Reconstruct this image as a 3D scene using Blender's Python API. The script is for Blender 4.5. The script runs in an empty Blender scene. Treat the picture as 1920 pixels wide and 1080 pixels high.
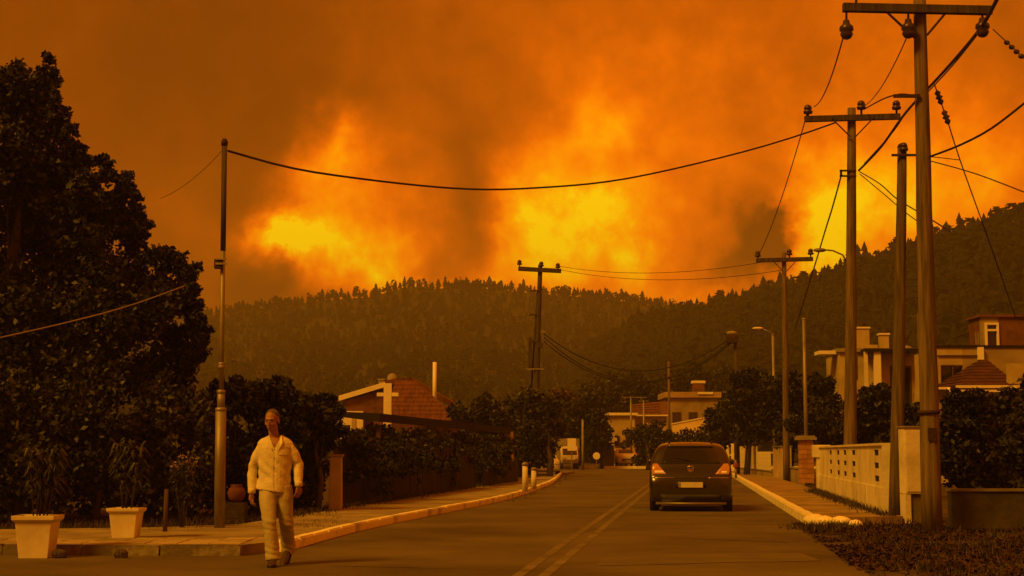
import bpy, bmesh, math, random
import numpy as np
from mathutils import Vector, Matrix, noise
from mathutils.bvhtree import BVHTree
random.seed(7); rng = np.random.default_rng(7)
R = math.radians; PI = math.pi
sc = bpy.context.scene; COL = sc.collection
F, H = 2900.0, 1.27
PITCH = math.atan(308 / F); cp, sp = math.cos(PITCH), math.sin(PITCH)

def raydir(px, py):
    a, b = (px - 960) / F, (540 - py) / F
    return Vector((a, cp - b * sp, sp + b * cp))
def at(px, py, Y):
    d = raydir(px, py); k = Y / d.y
    return Vector((d.x * k, Y, H + d.z * k))
def gr(px, py, z=0.0):
    d = raydir(px, py); k = (z - H) / d.z
    return Vector((d.x * k, d.y * k, z))
TAN = 340 / F
RA = math.atan(TAN)
def road(t, Y, z=0.0):
    return Vector((t + Y * TAN, Y, z))

# ---------------------------------------------------------------- camera, sky, sun, exposure
cam = bpy.data.objects.new('camera', bpy.data.cameras.new('camera')); COL.objects.link(cam)
cam.location = (0, 0, H); cam.rotation_euler = (PI / 2 + PITCH, 0, 0)
cam.data.sensor_width = 36; cam.data.lens = F / 1920 * 36
cam.data.clip_start = 0.1; cam.data.clip_end = 6000
sc.camera = cam
sc.view_settings.view_transform = 'Standard'; sc.view_settings.look = 'None'
sc.view_settings.exposure = 0; sc.view_settings.gamma = 1; sc.view_settings.use_curve_mapping = False
sc.cycles.max_bounces = 6; sc.cycles.volume_bounces = 0; sc.cycles.transparent_max_bounces = 8

SUN_EL, SUN_AZ = R(46), R(228)      # azimuth clockwise from +Y: behind the camera, a little to the left
SUN_COL, SUN_STR = (1.0, 0.415, 0.024), 3.3

def srgb(r, g, b):
    f = lambda c: c / 12.92 if c <= 0.04045 else ((c + 0.055) / 1.055) ** 2.4
    return (f(r / 255), f(g / 255), f(b / 255), 1)

world = bpy.data.worlds.new('World'); sc.world = world; world.use_nodes = True
wt = world.node_tree; wt.nodes.clear()
def wm(op, a, b=None, c=None, clamp=False):
    n = wt.nodes.new('ShaderNodeMath'); n.operation = op; n.use_clamp = clamp
    for i, v in enumerate((a, b, c)):
        if v is None: continue
        if isinstance(v, (int, float)): n.inputs[i].default_value = v
        else: wt.links.new(v, n.inputs[i])
    return n.outputs[0]
tc = wt.nodes.new('ShaderNodeTexCoord'); G = tc.outputs['Generated']
sx = wt.nodes.new('ShaderNodeSeparateXYZ'); wt.links.new(G, sx.inputs[0])
az = wm('ARCTAN2', sx.outputs[0], sx.outputs[1]); el = wm('ARCSINE', sx.outputs[2])
def wnoise(scale, detail, rough=0.55, off=0.0):
    m = wt.nodes.new('ShaderNodeVectorMath'); m.operation = 'ADD'; wt.links.new(G, m.inputs[0]); m.inputs[1].default_value = (off, off * .7, -off)
    n = wt.nodes.new('ShaderNodeTexNoise'); wt.links.new(m.outputs[0], n.inputs['Vector'])
    n.inputs['Scale'].default_value = scale; n.inputs['Detail'].default_value = detail; n.inputs['Roughness'].default_value = rough
    s = wt.nodes.new('ShaderNodeSeparateColor'); wt.links.new(n.outputs['Color'], s.inputs[0])
    return [wm('SUBTRACT', s.outputs[i], 0.5) for i in range(3)]
nA = wnoise(13, 5, .55); nB = wnoise(36, 8, .60, 3.1); nC = wnoise(7, 6, .6, 7.7)
azw = wm('ADD', az, wm('ADD', wm('MULTIPLY', nA[0], .045), wm('MULTIPLY', nB[0], .042)))
elw = wm('ADD', el, wm('ADD', wm('MULTIPLY', nA[1], .045), wm('MULTIPLY', nB[1], .042)))
def azel(px, py):
    d = raydir(px, py).normalized(); return math.atan2(d.x, d.y), math.asin(d.z)
# glowing and dark billows of the smoke: centre, size, strength
BLOBS = [(618,285,50,56,.54),(680,245,60,42,.16),(600,385,75,60,.36),(545,440,62,40,.46),(635,470,84,50,.66),(735,430,80,100,.28),(700,340,60,60,.10),
 (650,545,110,34,.26),(470,452,50,18,.20),(985,430,56,80,.30),(1060,420,80,60,.41),(1130,400,50,50,.16),(520,430,40,28,.26),(700,505,60,36,.16),(1015,512,84,40,.37),(1185,475,46,44,.42),(1110,320,90,130,.29),
 (1130,235,64,70,.14),(1000,330,60,70,.14),(1240,380,100,140,.18),(1290,525,130,44,.12),(1550,420,60,85,.44),(1640,400,110,100,.36),
 (1530,495,60,34,.32),(1810,350,130,90,.26),(900,535,70,22,.24),(1230,560,100,20,.20),(330,430,55,90,.09),(150,60,36,140,.06),
 (1100,120,280,150,.10),(1700,230,220,130,.12),(740,520,60,30,.12),(1330,330,80,200,.07),(640,90,30,60,.05),
 (875,400,44,100,-.12),(505,370,50,50,-.10),(515,530,66,40,-.34),(440,545,60,40,-.08),(1462,458,40,32,-.95),(1420,430,30,40,-.2),(1370,500,50,28,-.34),(1395,410,60,50,-.08),
 (390,90,210,130,-.08),(600,180,60,50,-.05),(1900,40,120,100,-.14),(520,240,70,60,-.06),(910,110,60,90,-.05)]
t = wm('MULTIPLY', wm('SMOOTH_MIN', wm('MAXIMUM', wm('ADD', az, .25), 0.0), .5, .05), .60)
t = wm('ADD', t, .16)
for (px, py, wx, wy, amp) in BLOBS:
    a0, e0 = azel(px, py)
    du = wm('MULTIPLY', wm('SUBTRACT', azw, a0), F / wx); dv = wm('MULTIPLY', wm('SUBTRACT', elw, e0), F / wy)
    g = wm('EXPONENT', wm('MULTIPLY', wm('ADD', wm('MULTIPLY', du, du), wm('MULTIPLY', dv, dv)), -.62))
    t = wm('MULTIPLY_ADD', g, amp * (.84 if amp > 0 else 1), t)
amp_n = wm('MULTIPLY_ADD', t, .74, .02)
t = wm('ADD', t, wm('MULTIPLY', wm('ADD', nB[2], wm('MULTIPLY', nC[2], .55)), amp_n))
t = wm('MAXIMUM', t, 0.04)
ramp = wt.nodes.new('ShaderNodeValToRGB'); wt.links.new(t, ramp.inputs[0])
stops = [(0, (88, 34, 0)), (.22, (134, 56, 0)), (.45, (194, 82, 0)), (.62, (234, 104, 0)), (.74, (252, 132, 0)), (.88, (255, 166, 0)), (1, (255, 204, 6))]
for i, (p, c) in enumerate(stops):
    e = ramp.color_ramp.elements[i] if i < 2 else ramp.color_ramp.elements.new(p)
    e.position = p; e.color = srgb(*c)
skyt = wt.nodes.new('ShaderNodeTexSky'); skyt.sky_type = 'NISHITA'; skyt.sun_disc = False
skyt.sun_elevation = SUN_EL; skyt.sun_rotation = SUN_AZ; skyt.dust_density = 5
flt = wt.nodes.new('ShaderNodeMix'); flt.data_type = 'RGBA'; flt.blend_type = 'MULTIPLY'; flt.inputs[0].default_value = 1
wt.links.new(skyt.outputs[0], flt.inputs[6]); flt.inputs[7].default_value = (.10, .035, .002, 1)   # daylight filtered through the smoke
bg1 = wt.nodes.new('ShaderNodeBackground'); wt.links.new(flt.outputs[2], bg1.inputs[0]); bg1.inputs[1].default_value = .05
bg2 = wt.nodes.new('ShaderNodeBackground'); wt.links.new(ramp.outputs[0], bg2.inputs[0]); bg2.inputs[1].default_value = 1.27
ad = wt.nodes.new('ShaderNodeAddShader'); wt.links.new(bg1.outputs[0], ad.inputs[0]); wt.links.new(bg2.outputs[0], ad.inputs[1])
wo = wt.nodes.new('ShaderNodeOutputWorld'); wt.links.new(ad.outputs[0], wo.inputs[0])
world.cycles.sampling_method = 'MANUAL'; world.cycles.sample_map_resolution = 1024

sun = bpy.data.objects.new('sun', bpy.data.lights.new('sun', 'SUN')); COL.objects.link(sun)
sun.data.energy = SUN_STR; sun.data.angle = R(16); sun.data.color = SUN_COL
sdir = Vector((math.sin(SUN_AZ) * math.cos(SUN_EL), math.cos(SUN_AZ) * math.cos(SUN_EL), math.sin(SUN_EL)))
sun.rotation_euler = sdir.to_track_quat('Z', 'Y').to_euler()

# ---------------------------------------------------------------- helpers
MATS = {}
def mat(name, c1, c2=None, scale=4, rough=.8, bump=0, detail=5, metal=0, stretch=(1, 1, 1), spec=.3, island=False, bscale=None,
        coat=0, emit=None, trans=0, rnd=0, thresh=None):
    if name in MATS: return MATS[name]
    m = bpy.data.materials.new(name); m.use_nodes = True; nt = m.node_tree; b = nt.nodes['Principled BSDF']
    b.inputs['Roughness'].default_value = rough; b.inputs['Metallic'].default_value = metal
    b.inputs['Specular IOR Level'].default_value = spec
    if coat: b.inputs['Coat Weight'].default_value = coat; b.inputs['Coat Roughness'].default_value = .08
    if trans: b.inputs['Transmission Weight'].default_value = trans
    if emit: b.inputs['Emission Color'].default_value = (*emit[:3], 1); b.inputs['Emission Strength'].default_value = emit[3]
    b.inputs['Base Color'].default_value = (*c1, 1)
    t_ = nt.nodes.new('ShaderNodeTexCoord'); mp = nt.nodes.new('ShaderNodeMapping'); mp.inputs['Scale'].default_value = stretch
    nt.links.new(t_.outputs['Object'], mp.inputs[0])
    if c2:
        n = nt.nodes.new('ShaderNodeTexNoise'); n.inputs['Scale'].default_value = scale; n.inputs['Detail'].default_value = detail
        n.inputs['Roughness'].default_value = .62
        nt.links.new(mp.outputs[0], n.inputs[0])
        cr = nt.nodes.new('ShaderNodeValToRGB')
        lo, hi = thresh or (.34, .66)
        cr.color_ramp.elements[0].position = lo; cr.color_ramp.elements[1].position = hi
        cr.color_ramp.elements[0].color = (*c1, 1); cr.color_ramp.elements[1].color = (*c2, 1)
        src = n.outputs[0]
        if island or rnd:
            if island: g = nt.nodes.new('ShaderNodeNewGeometry'); o_ = g.outputs['Random Per Island']
            else: g = nt.nodes.new('ShaderNodeObjectInfo'); o_ = g.outputs['Random']
            a = nt.nodes.new('ShaderNodeMath'); a.operation = 'MULTIPLY_ADD'; nt.links.new(o_, a.inputs[0])
            k = .8 if island else rnd
            a.inputs[1].default_value = k
            s = nt.nodes.new('ShaderNodeMath'); s.operation = 'SUBTRACT'; nt.links.new(src, s.inputs[0]); s.inputs[1].default_value = k / 2
            nt.links.new(s.outputs[0], a.inputs[2]); src = a.outputs[0]
        nt.links.new(src, cr.inputs[0]); nt.links.new(cr.outputs[0], b.inputs['Base Color'])
    if bump:
        n2 = nt.nodes.new('ShaderNodeTexNoise'); n2.inputs['Scale'].default_value = bscale or scale * 4; n2.inputs['Detail'].default_value = 4
        nt.links.new(mp.outputs[0], n2.inputs[0])
        bp = nt.nodes.new('ShaderNodeBump'); bp.inputs['Strength'].default_value = bump; bp.inputs['Distance'].default_value = .03
        nt.links.new(n2.outputs[0], bp.inputs['Height']); nt.links.new(bp.outputs[0], b.inputs['Normal'])
    MATS[name] = m; return m

class MB:
    def __init__(s): s.v = []; s.f = []
    def add(s, vs, fs):
        n = len(s.v); s.v += [tuple(v) for v in vs]; s.f += [tuple(i + n for i in f) for f in fs]; return s
    def box(s, c, d, rot=None):
        x, y, z = d[0] / 2, d[1] / 2, d[2] / 2
        vs = [Vector(p) for p in ((-x, -y, -z), (x, -y, -z), (x, y, -z), (-x, y, -z), (-x, -y, z), (x, -y, z), (x, y, z), (-x, y, z))]
        if rot is not None:
            M = Matrix.Rotation(rot, 3, 'Z') if isinstance(rot, (int, float)) else rot
            vs = [M @ v for v in vs]
        return s.add([v + Vector(c) for v in vs], [(0, 3, 2, 1), (4, 5, 6, 7), (0, 1, 5, 4), (1, 2, 6, 5), (2, 3, 7, 6), (3, 0, 4, 7)])
    def loft(s, rings, caps=True):
        n = len(rings[0]); vs = [p for r in rings for p in r]; fs = []
        for i in range(len(rings) - 1):
            for j in range(n):
                k = (j + 1) % n; fs.append((i * n + j, i * n + k, (i + 1) * n + k, (i + 1) * n + j))
        if caps: fs.append(tuple(range(n))[::-1]); fs.append(tuple((len(rings) - 1) * n + j for j in range(n)))
        return s.add(vs, fs)
    def tube(s, pts, rad, n=8):
        pts = [Vector(p) for p in pts]
        if isinstance(rad, (int, float)): rad = [rad] * len(pts)
        rings = []; prev = None
        for i, p in enumerate(pts):
            d = (pts[min(i + 1, len(pts) - 1)] - pts[max(i - 1, 0)]).normalized()
            if prev is None:
                u = d.orthogonal().normalized()
            else:
                u = (prev - d * prev.dot(d)); u = u.normalized() if u.length > 1e-6 else d.orthogonal().normalized()
            prev = u; w = d.cross(u)
            rr = rad[i]; ra, rb = (rr if isinstance(rr, tuple) else (rr, rr))
            rings.append([p + u * (ra * math.cos(2 * PI * k / n)) + w * (rb * math.sin(2 * PI * k / n)) for k in range(n)])
        return s.loft(rings)
    def lathe(s, prof, n=16, c=(0, 0, 0), axis='z'):
        rings = []
        for r, h in prof:
            ring = []
            for k in range(n):
                a = 2 * PI * k / n; p = (r * math.cos(a), r * math.sin(a), h)
                if axis == 'x': p = (h, p[0], p[1])
                if axis == 'y': p = (p[0], h, p[1])
                ring.append(Vector(p) + Vector(c))
            rings.append(ring)
        return s.loft(rings)
    def prism(s, poly, z0, z1):
        n = len(poly)
        return s.add([(p[0], p[1], z0) for p in poly] + [(p[0], p[1], z1) for p in poly],
                     [tuple(range(n))[::-1], tuple(range(n, 2 * n))] + [(i, (i + 1) % n, n + (i + 1) % n, n + i) for i in range(n)])
    def ell(s, c, r, n=12, m=8, M=None):
        rings = []
        for i in range(m + 1):
            th = PI * (i + .02) / (m + .04); ring = []
            for k in range(n):
                a = 2 * PI * k / n
                p = Vector((r[0] * math.sin(th) * math.cos(a), r[1] * math.sin(th) * math.sin(a), -r[2] * math.cos(th)))
                if M: p = M @ p
                ring.append(p + Vector(c))
            rings.append(ring)
        return s.loft(rings)
    def build(s, name, m, parent=None, smooth=False, bevel=0, kind=None, loc=None):
        me = bpy.data.meshes.new(name); me.from_pydata(s.v, [], s.f); me.update()
        bm = bmesh.new(); bm.from_mesh(me); bmesh.ops.recalc_face_normals(bm, faces=bm.faces[:])
        big = [f for f in bm.faces if len(f.verts) > 6]
        if big: bmesh.ops.triangulate(bm, faces=big)
        bm.to_mesh(me); bm.free()
        if smooth: me.polygons.foreach_set('use_smooth', [True] * len(me.polygons))
        return link(name, me, m, parent, bevel, kind, loc)
def link(name, me, m, parent=None, bevel=0, kind=None, loc=None):
    if m and not me.materials: me.materials.append(m)
    o = bpy.data.objects.new(name, me); COL.objects.link(o)
    if parent: o.parent = parent
    if loc is not None: o.location = loc
    if bevel:
        b = o.modifiers.new('bevel', 'BEVEL'); b.width = bevel; b.segments = 2; b.limit_method = 'ANGLE'
    if kind: o['kind'] = kind
    return o
def tag(o, label=None, cat=None, group=None, kind=None):
    if label: o['label'] = label
    if cat: o['category'] = cat
    if group: o['group'] = group
    if kind: o['kind'] = kind
    return o
def thing(name, label, cat, loc=(0, 0, 0), rz=0, group=None, kind=None):
    o = bpy.data.objects.new(name, None); COL.objects.link(o); o.location = loc; o.rotation_euler = (0, 0, rz)
    o.empty_display_size = .2
    return tag(o, label, cat, group, kind)
def copy_tree(o, parent=None):
    c = o.copy(); COL.objects.link(c)
    if parent: c.parent = parent
    for ch in list(KIDS.get(o.name, [])): copy_tree(ch, c)
    return c
KIDS = {}
def freeze_kids(o):
    KIDS[o.name] = list(o.children)
    for ch in o.children: freeze_kids(ch)

def np_mesh(name, V, Fq, m):
    me = bpy.data.meshes.new(name); k = Fq.shape[1]
    me.vertices.add(len(V)); me.vertices.foreach_set('co', V.astype(np.float32).ravel())
    me.loops.add(Fq.size); me.loops.foreach_set('vertex_index', Fq.astype(np.int32).ravel())
    me.polygons.add(len(Fq)); me.polygons.foreach_set('loop_start', np.arange(0, Fq.size, k, dtype=np.int32))
    me.update(calc_edges=True); me.validate()
    if m: me.materials.append(m)
    return me
def unit(a): return a / np.maximum(np.linalg.norm(a, axis=1, keepdims=True), 1e-9)
def leaf_mesh(name, clumps, n, size, m, wid=.55, shell=.6, up=0.0, seed=1, droop=0.0, fuzz=.26):
    """n folded leaves spread through ellipsoid clumps (x, y, z, rx, ry, rz)"""
    g = np.random.default_rng(seed); C = np.array(clumps, float)
    w = (C[:, 3] * C[:, 4] + C[:, 5] * C[:, 4]); w /= w.sum()
    i = g.choice(len(C), n, p=w); d = unit(g.normal(size=(n, 3)))
    r = np.where(g.random(n) < shell, .72 + (.06 + fuzz) * g.random(n) ** 1.6 * 1.25, g.random(n) ** .5)
    P = C[i, :3] + d * C[i, 3:6] * r[:, None]
    A = unit(g.normal(size=(n, 3)) + d * .7 + np.array([0, 0, -droop])); B = unit(np.cross(A, g.normal(size=(n, 3)) + np.array([0, 0, up])))
    Nn = np.cross(A, B); L = size * (.55 + .9 * g.random(n))[:, None]; W = L * wid
    V = np.stack([P - A * L / 2, P + B * W / 2 + Nn * W * .18, P + A * L / 2, P - B * W / 2 + Nn * W * .18], 1).reshape(-1, 3)
    return np_mesh(name, V, np.arange(4 * n).reshape(-1, 4), m)
def sub_clumps(big, k, fr, seed):
    """break each big clump into small uneven ones on and inside its surface"""
    g = random.Random(seed); out = []
    for (x, y, z, a, b, c) in big:
        for _ in range(k):
            v = Vector((g.gauss(0, 1), g.gauss(0, 1), g.gauss(0, 1))).normalized(); q = g.uniform(.35, 1.12)
            s = fr * g.uniform(.6, 1.25)
            out.append((x + v.x * a * q, y + v.y * b * q, z + v.z * c * q, a * s, b * s, c * s * .8))
    return out

# ---------------------------------------------------------------- materials
M_asphalt = mat('asphalt', (.062, .051, .034), (.138, .116, .080), .34, .82, .5, 8, bscale=60)
M_paint = mat('worn_road_paint', (.09, .075, .05), (.185, .16, .112), 1.4, .75, .2, 8, thresh=(.36, .62))
M_soil = mat('dry_soil', (.03, .024, .016), (.085, .064, .04), .8, .95, .8, 8, bscale=9)  # darkened to put the shade of the right verge into the soil colour
M_pave = mat('dusty_pavement', (.16, .14, .11), (.34, .30, .23), 1.1, .9, .5, 8, bscale=25)
M_kerb = mat('worn_white_kerb', (.26, .23, .18), (.82, .79, .70), 2.2, .75, .4, 7, bscale=18, thresh=(.22, .46), rnd=.25)
M_kerbr = mat('rough_whitewash', (.45, .42, .34), (.82, .78, .66), 1.4, .8, .8, 7, bscale=7, thresh=(.25, .5))
M_grass = mat('dry_grass', (.018, .018, .007), (.085, .065, .03), .9, .9, island=True)  # blade tones lowered so the verge shade sits in the colour
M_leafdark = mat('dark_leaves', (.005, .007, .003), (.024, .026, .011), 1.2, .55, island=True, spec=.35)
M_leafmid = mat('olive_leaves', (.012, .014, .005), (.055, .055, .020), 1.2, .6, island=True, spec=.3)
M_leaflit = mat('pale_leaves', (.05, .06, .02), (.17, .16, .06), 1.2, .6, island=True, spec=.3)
M_leafred = mat('reddish_leaves', (.035, .02, .008), (.11, .055, .02), 1.2, .6, island=True)
M_litter = mat('fallen_leaves', (.008, .004, .003), (.055, .024, .011), 3, .8, island=True)  # leaf tones dimmed to paint shade over the open verge
M_bark = mat('bark', (.03, .024, .018), (.10, .08, .06), 6, .9, .8, stretch=(1, 1, .25))
M_pine = mat('pine_needles', (.006, .008, .004), (.015, .018, .008), .6, .9, island=True, spec=.1)
M_hill = mat('hill_undergrowth', (.010, .012, .005), (.035, .034, .016), .05, .95, 0, 8)
M_pole = mat('weathered_pole_wood', (.065, .048, .03), (.21, .155, .095), 5, .85, .6, stretch=(3, 3, .18), bscale=20)
M_poledk = mat('dark_pole_wood', (.03, .024, .018), (.09, .07, .05), 5, .85, .6, stretch=(3, 3, .18), bscale=20)
M_steel = mat('dull_galvanised_steel', (.16, .14, .12), (.32, .29, .25), 4, .55, .1, metal=.5, stretch=(1, 1, .3))
M_rust = mat('dark_rusty_iron', (.03, .018, .012), (.08, .045, .03), 5, .8, .3, metal=.3)
M_ceram = mat('brown_glazed_ceramic', (.03, .015, .010), (.05, .03, .02), 5, .35, spec=.5)
M_cable = mat('black_cable', (.018, .014, .012), None, rough=.6)
M_wirelt = mat('aluminium_wire', (.30, .26, .22), None, rough=.5, metal=.3)
M_conc = mat('grey_concrete', (.17, .155, .13), (.34, .31, .26), 2.5, .9, .5, bscale=14)
M_white = mat('old_white_paint', (.42, .39, .32), (.70, .66, .56), 1.3, .8, .3, 8, thresh=(.25, .55), bscale=8)
M_whitec = mat('clean_white_paint', (.72, .69, .62), (.82, .79, .72), 2, .6, 0)
M_pot = mat('cream_plastic', (.52, .48, .40), (.74, .70, .58), 2.2, .55, .15, 8)
M_potd = mat('potting_soil', (.03, .02, .012), (.06, .045, .03), 8, .95, .8)
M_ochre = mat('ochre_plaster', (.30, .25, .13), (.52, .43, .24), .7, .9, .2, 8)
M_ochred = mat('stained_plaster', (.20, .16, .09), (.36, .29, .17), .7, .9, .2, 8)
M_redroof = mat('red_clay_tiles', (.07, .026, .014), (.17, .06, .032), 1.6, .85, .6, 8, stretch=(4, 1, 1), bscale=3)
M_brick = mat('red_brickwork', (.09, .038, .024), (.18, .078, .045), 2.5, .9, .3, 8)
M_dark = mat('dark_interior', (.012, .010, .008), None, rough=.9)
M_glass = mat('dark_window_glass', (.015, .014, .012), None, rough=.08, spec=.6)
M_terra = mat('terracotta', (.09, .03, .016), (.15, .055, .03), 4, .8, .2)
M_slate = mat('dark_roofing', (.007, .005, .004), (.016, .010, .007), 1, .8, .2)
M_wood = mat('brown_timber', (.05, .03, .018), (.12, .07, .04), 3, .85, .3, stretch=(1, 1, .2))

# ---------------------------------------------------------------- the setting
def sheet(name, poly, z, m, kind='structure', thick=0):
    b = MB()
    if thick: b.prism([(p[0], p[1]) for p in poly], z - thick, z)
    else: b.add([(p[0], p[1], z) for p in poly], [tuple(range(len(poly)))])
    return b.build(name, m, kind=kind)
def wob(p, q, n, amp, seed):
    g = random.Random(seed); p = Vector(p); q = Vector(q); d = (q - p).normalized(); nrm = Vector((-d.y, d.x, 0))
    return [p.lerp(q, i / n) + nrm * (g.uniform(-amp, amp) if 0 < i < n else 0) for i in range(n + 1)]
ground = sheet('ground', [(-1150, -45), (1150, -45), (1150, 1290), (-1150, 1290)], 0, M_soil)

kpx = [(-900, 1040), (0, 1041), (300, 1043), (440, 1043), (500, 1040), (548, 1031), (590, 1019), (700, 990), (850, 959), (960, 935), (1020, 914), (1042, 903), (1055, 889.5)]
kl = [gr(*p) for p in kpx]
def resample(pts, step):
    out = [pts[0].copy()]; acc = 0
    fine = []
    for i in range(len(pts) - 1):
        p0, p1, p2, p3 = pts[max(i - 1, 0)], pts[i], pts[i + 1], pts[min(i + 2, len(pts) - 1)]
        for k in range(60):
            u = k / 60
            fine.append(.5 * ((2 * p1) + (p2 - p0) * u + (2 * p0 - 5 * p1 + 4 * p2 - p3) * u * u + (3 * p1 - 3 * p2 + p3 - p0) * u ** 3))
    fine.append(pts[-1])
    for a, b in zip(fine, fine[1:]):
        acc += (b - a).length
        if acc >= step: out.append(b.copy()); acc = 0
    return out
# asphalt: road, side street on the left, cross street at the far end
edge_l = resample(kl, 1.5)
poly = [Vector((-60, 3, 0))] + [Vector((-60, kl[0].y, 0))] + edge_l[1:] + [Vector((0, 108, 0)), Vector((-60, 108, 0)), Vector((-60, 120, 0)), Vector((70, 120, 0)), Vector((70, 108, 0))]
poly += wob(road(1.95, 100), road(1.95, 27), 30, .03, 3) + wob(road(2.0, 26.5), road(1.7, 15), 20, .10, 4)[1:] + [road(1.9, 3)] + [Vector((1.9, -20, 0)), Vector((-60, -20, 0))]
asphalt = sheet('road', poly, .004, M_asphalt)
for tt in (-1.83, -1.56):
    mk = MB(); Y = 8.0
    while Y < 96:
        L = 1.6; off = random.uniform(-.008, .008)
        mk.add([road(tt - .06 + off, Y, .008), road(tt + .06 + off, Y, .008), road(tt + .06, Y + L - .02, .008), road(tt - .06, Y + L - .02, .008)], [(0, 1, 2, 3)]); Y += L
    mk.build('centre_line_marking', M_paint, kind='structure')
M_tar = mat('tar_patch', (.05, .042, .03), (.08, .07, .05), 1.5, .7, .3, 6)
for (a, b, w) in ((gr(1270, 1010), gr(1480, 1018), .09), (gr(620, 1062), gr(1010, 1071), .05), (gr(960, 985), gr(1110, 978), .05)):
    u = wob(a, b, 14, .04, int(a.x * 9)); d = Vector((0, w, 0))
    sheet('road_patch', [p for p in u] + [p + d * random.uniform(.5, 1.3) for p in reversed(u)], .008, M_tar)
M_patch = mat('old_asphalt_repair', (.095, .08, .055), (.135, .115, .08), .9, .85, .4, 8, bscale=50)
sheet('road_patch', wob(gr(1130, 1040), gr(1500, 1038), 8, .05, 1) + wob(gr(1540, 1052), gr(1120, 1062), 8, .05, 2), .0085, M_patch)

# kerbs, stone by stone
def kerb(name, pts, step, m, w=.16, h=.135, jit=.004):
    root = thing(name, None, None, kind='structure')
    proto = MB().box((0, 0, h / 2 - .03), (1, w, h + .06)).build('kerb_stone', m)
    bmx = proto.data
    bm = bmesh.new(); bm.from_mesh(bmx); bmesh.ops.bevel(bm, geom=[e for e in bm.edges if all(v.co.z > 0 for v in e.verts)], offset=.02, segments=2, affect='EDGES'); bm.to_mesh(bmx); bm.free()
    g = random.Random(5); st = resample(pts, step); first = True
    for a, b in zip(st, st[1:]):
        o = proto if first else proto.copy()
        if not first: COL.objects.link(o)
        first = False; o.parent = root; d = b - a
        o.location = (a + b) / 2 + Vector((0, 0, g.uniform(-jit, jit) - 0.0)); o.rotation_euler = (0, 0, math.atan2(d.y, d.x) + g.uniform(-.008, .008))
        o.scale = (d.length - .014, g.uniform(.97, 1.03), 1)
    return root
def offset(pts, d):
    out = []
    for i, p in enumerate(pts):
        t_ = (pts[min(i + 1, len(pts) - 1)] - pts[max(i - 1, 0)]).normalized(); out.append(p + Vector((-t_.y, t_.x, 0)) * d)
    return out
kl_fine = resample(kl, .8)
ko = offset(kl_fine, .09); ks = max(i for i, p_ in enumerate(ko[:40]) if p_.x < -3.0)
M_kerbd = mat('dirty_kerb_concrete', (.13, .11, .08), (.42, .38, .30), 2.4, .85, .6, 8, bscale=14, thresh=(.38, .66), rnd=.4)
kerb('kerb', ko[:ks + 1], 1.0, M_kerbd, jit=.012)
kerb('kerb', ko[ks:], 1.0, M_kerb)
KR = [road(1.95, Y) for Y in (27.5, 35, 45, 60, 75, 90, 100)]
kerb('kerb', offset(KR, -.09), 1.0, M_kerbr, w=.2, h=.17, jit=.008)
kerb('kerb', [Vector((-8, 120.2, 0)), Vector((8, 120.2, 0)), Vector((24, 120.2, 0))], 1.5, M_kerbr, h=.2)
# the broken whitewashed kerb end: lumps of stone
root = thing('kerb_end', 'lumpy whitewashed kerb end of rounded stones beside the grass verge', 'kerb', road(2.1, 27))
for (dx, dy, r) in ((.02, .25, .17), (.12, -.12, .15), (.34, -.38, .16), (.5, -.75, .12), (-.02, -.5, .09)):
    b = MB().ell((dx, dy, r * .35), (r * 1.25, r * 1.6, r * .85), 14, 9)
    b.v = [tuple(Vector(v) + Vector(v).normalized() * .03 * noise.noise(Vector(v) * 9)) for v in b.v]
    b.build('stone', M_kerbr, root, smooth=True)

# pavements
inner = offset(kl_fine, .185)
back = [road(-7.3, Y) for Y in (95, 80, 60, 45, 35, 28, 25)] + [gr(300, 1004), gr(0, 1008), Vector((-60, 24, 0))]
sheet('pavement', [p for p in inner] + back, .125, M_pave, thick=.16)
sheet('pavement', offset(KR, -.20) [::1] + [road(3.72, 100), road(3.72, 28)], .13, mat('dusty_earth_pavement', (.16, .115, .06), (.36, .26, .13), .9, .95, .6, 8, bscale=10), thick=.16)
sheet('pavement', [(-60, 120.35), (70, 120.35), (70, 124), (-60, 124)], .16, M_pave, thick=.18)
# pavement slabs at the corner, where their joints can be told apart
slab_root = thing('paving', None, None, kind='structure')
slab = MB().box((0, 0, 0), (.985, .985, .03)).build('paver', mat('worn_paver', (.20, .17, .12), (.40, .34, .24), 1.5, .85, .4, 6, bscale=12, rnd=.35), slab_root, bevel=.008)
first = True; yb = kl[1].y
for i in range(17):
    for j in range(3):
        cx = -9.2 + i * .40; cy = yb + .42 + j * .44
        if cx > -3.35 + j * .12: continue
        o = slab if first else slab.copy()
        if not first: COL.objects.link(o)
        first = False
        o.parent = slab_root; o.location = (cx, cy, .120 + random.uniform(-.004, .004)); o.scale = (.394, .432, 1); o.rotation_euler = (random.uniform(-.01, .01), random.uniform(-.01, .01), random.uniform(-.01, .01))

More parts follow.
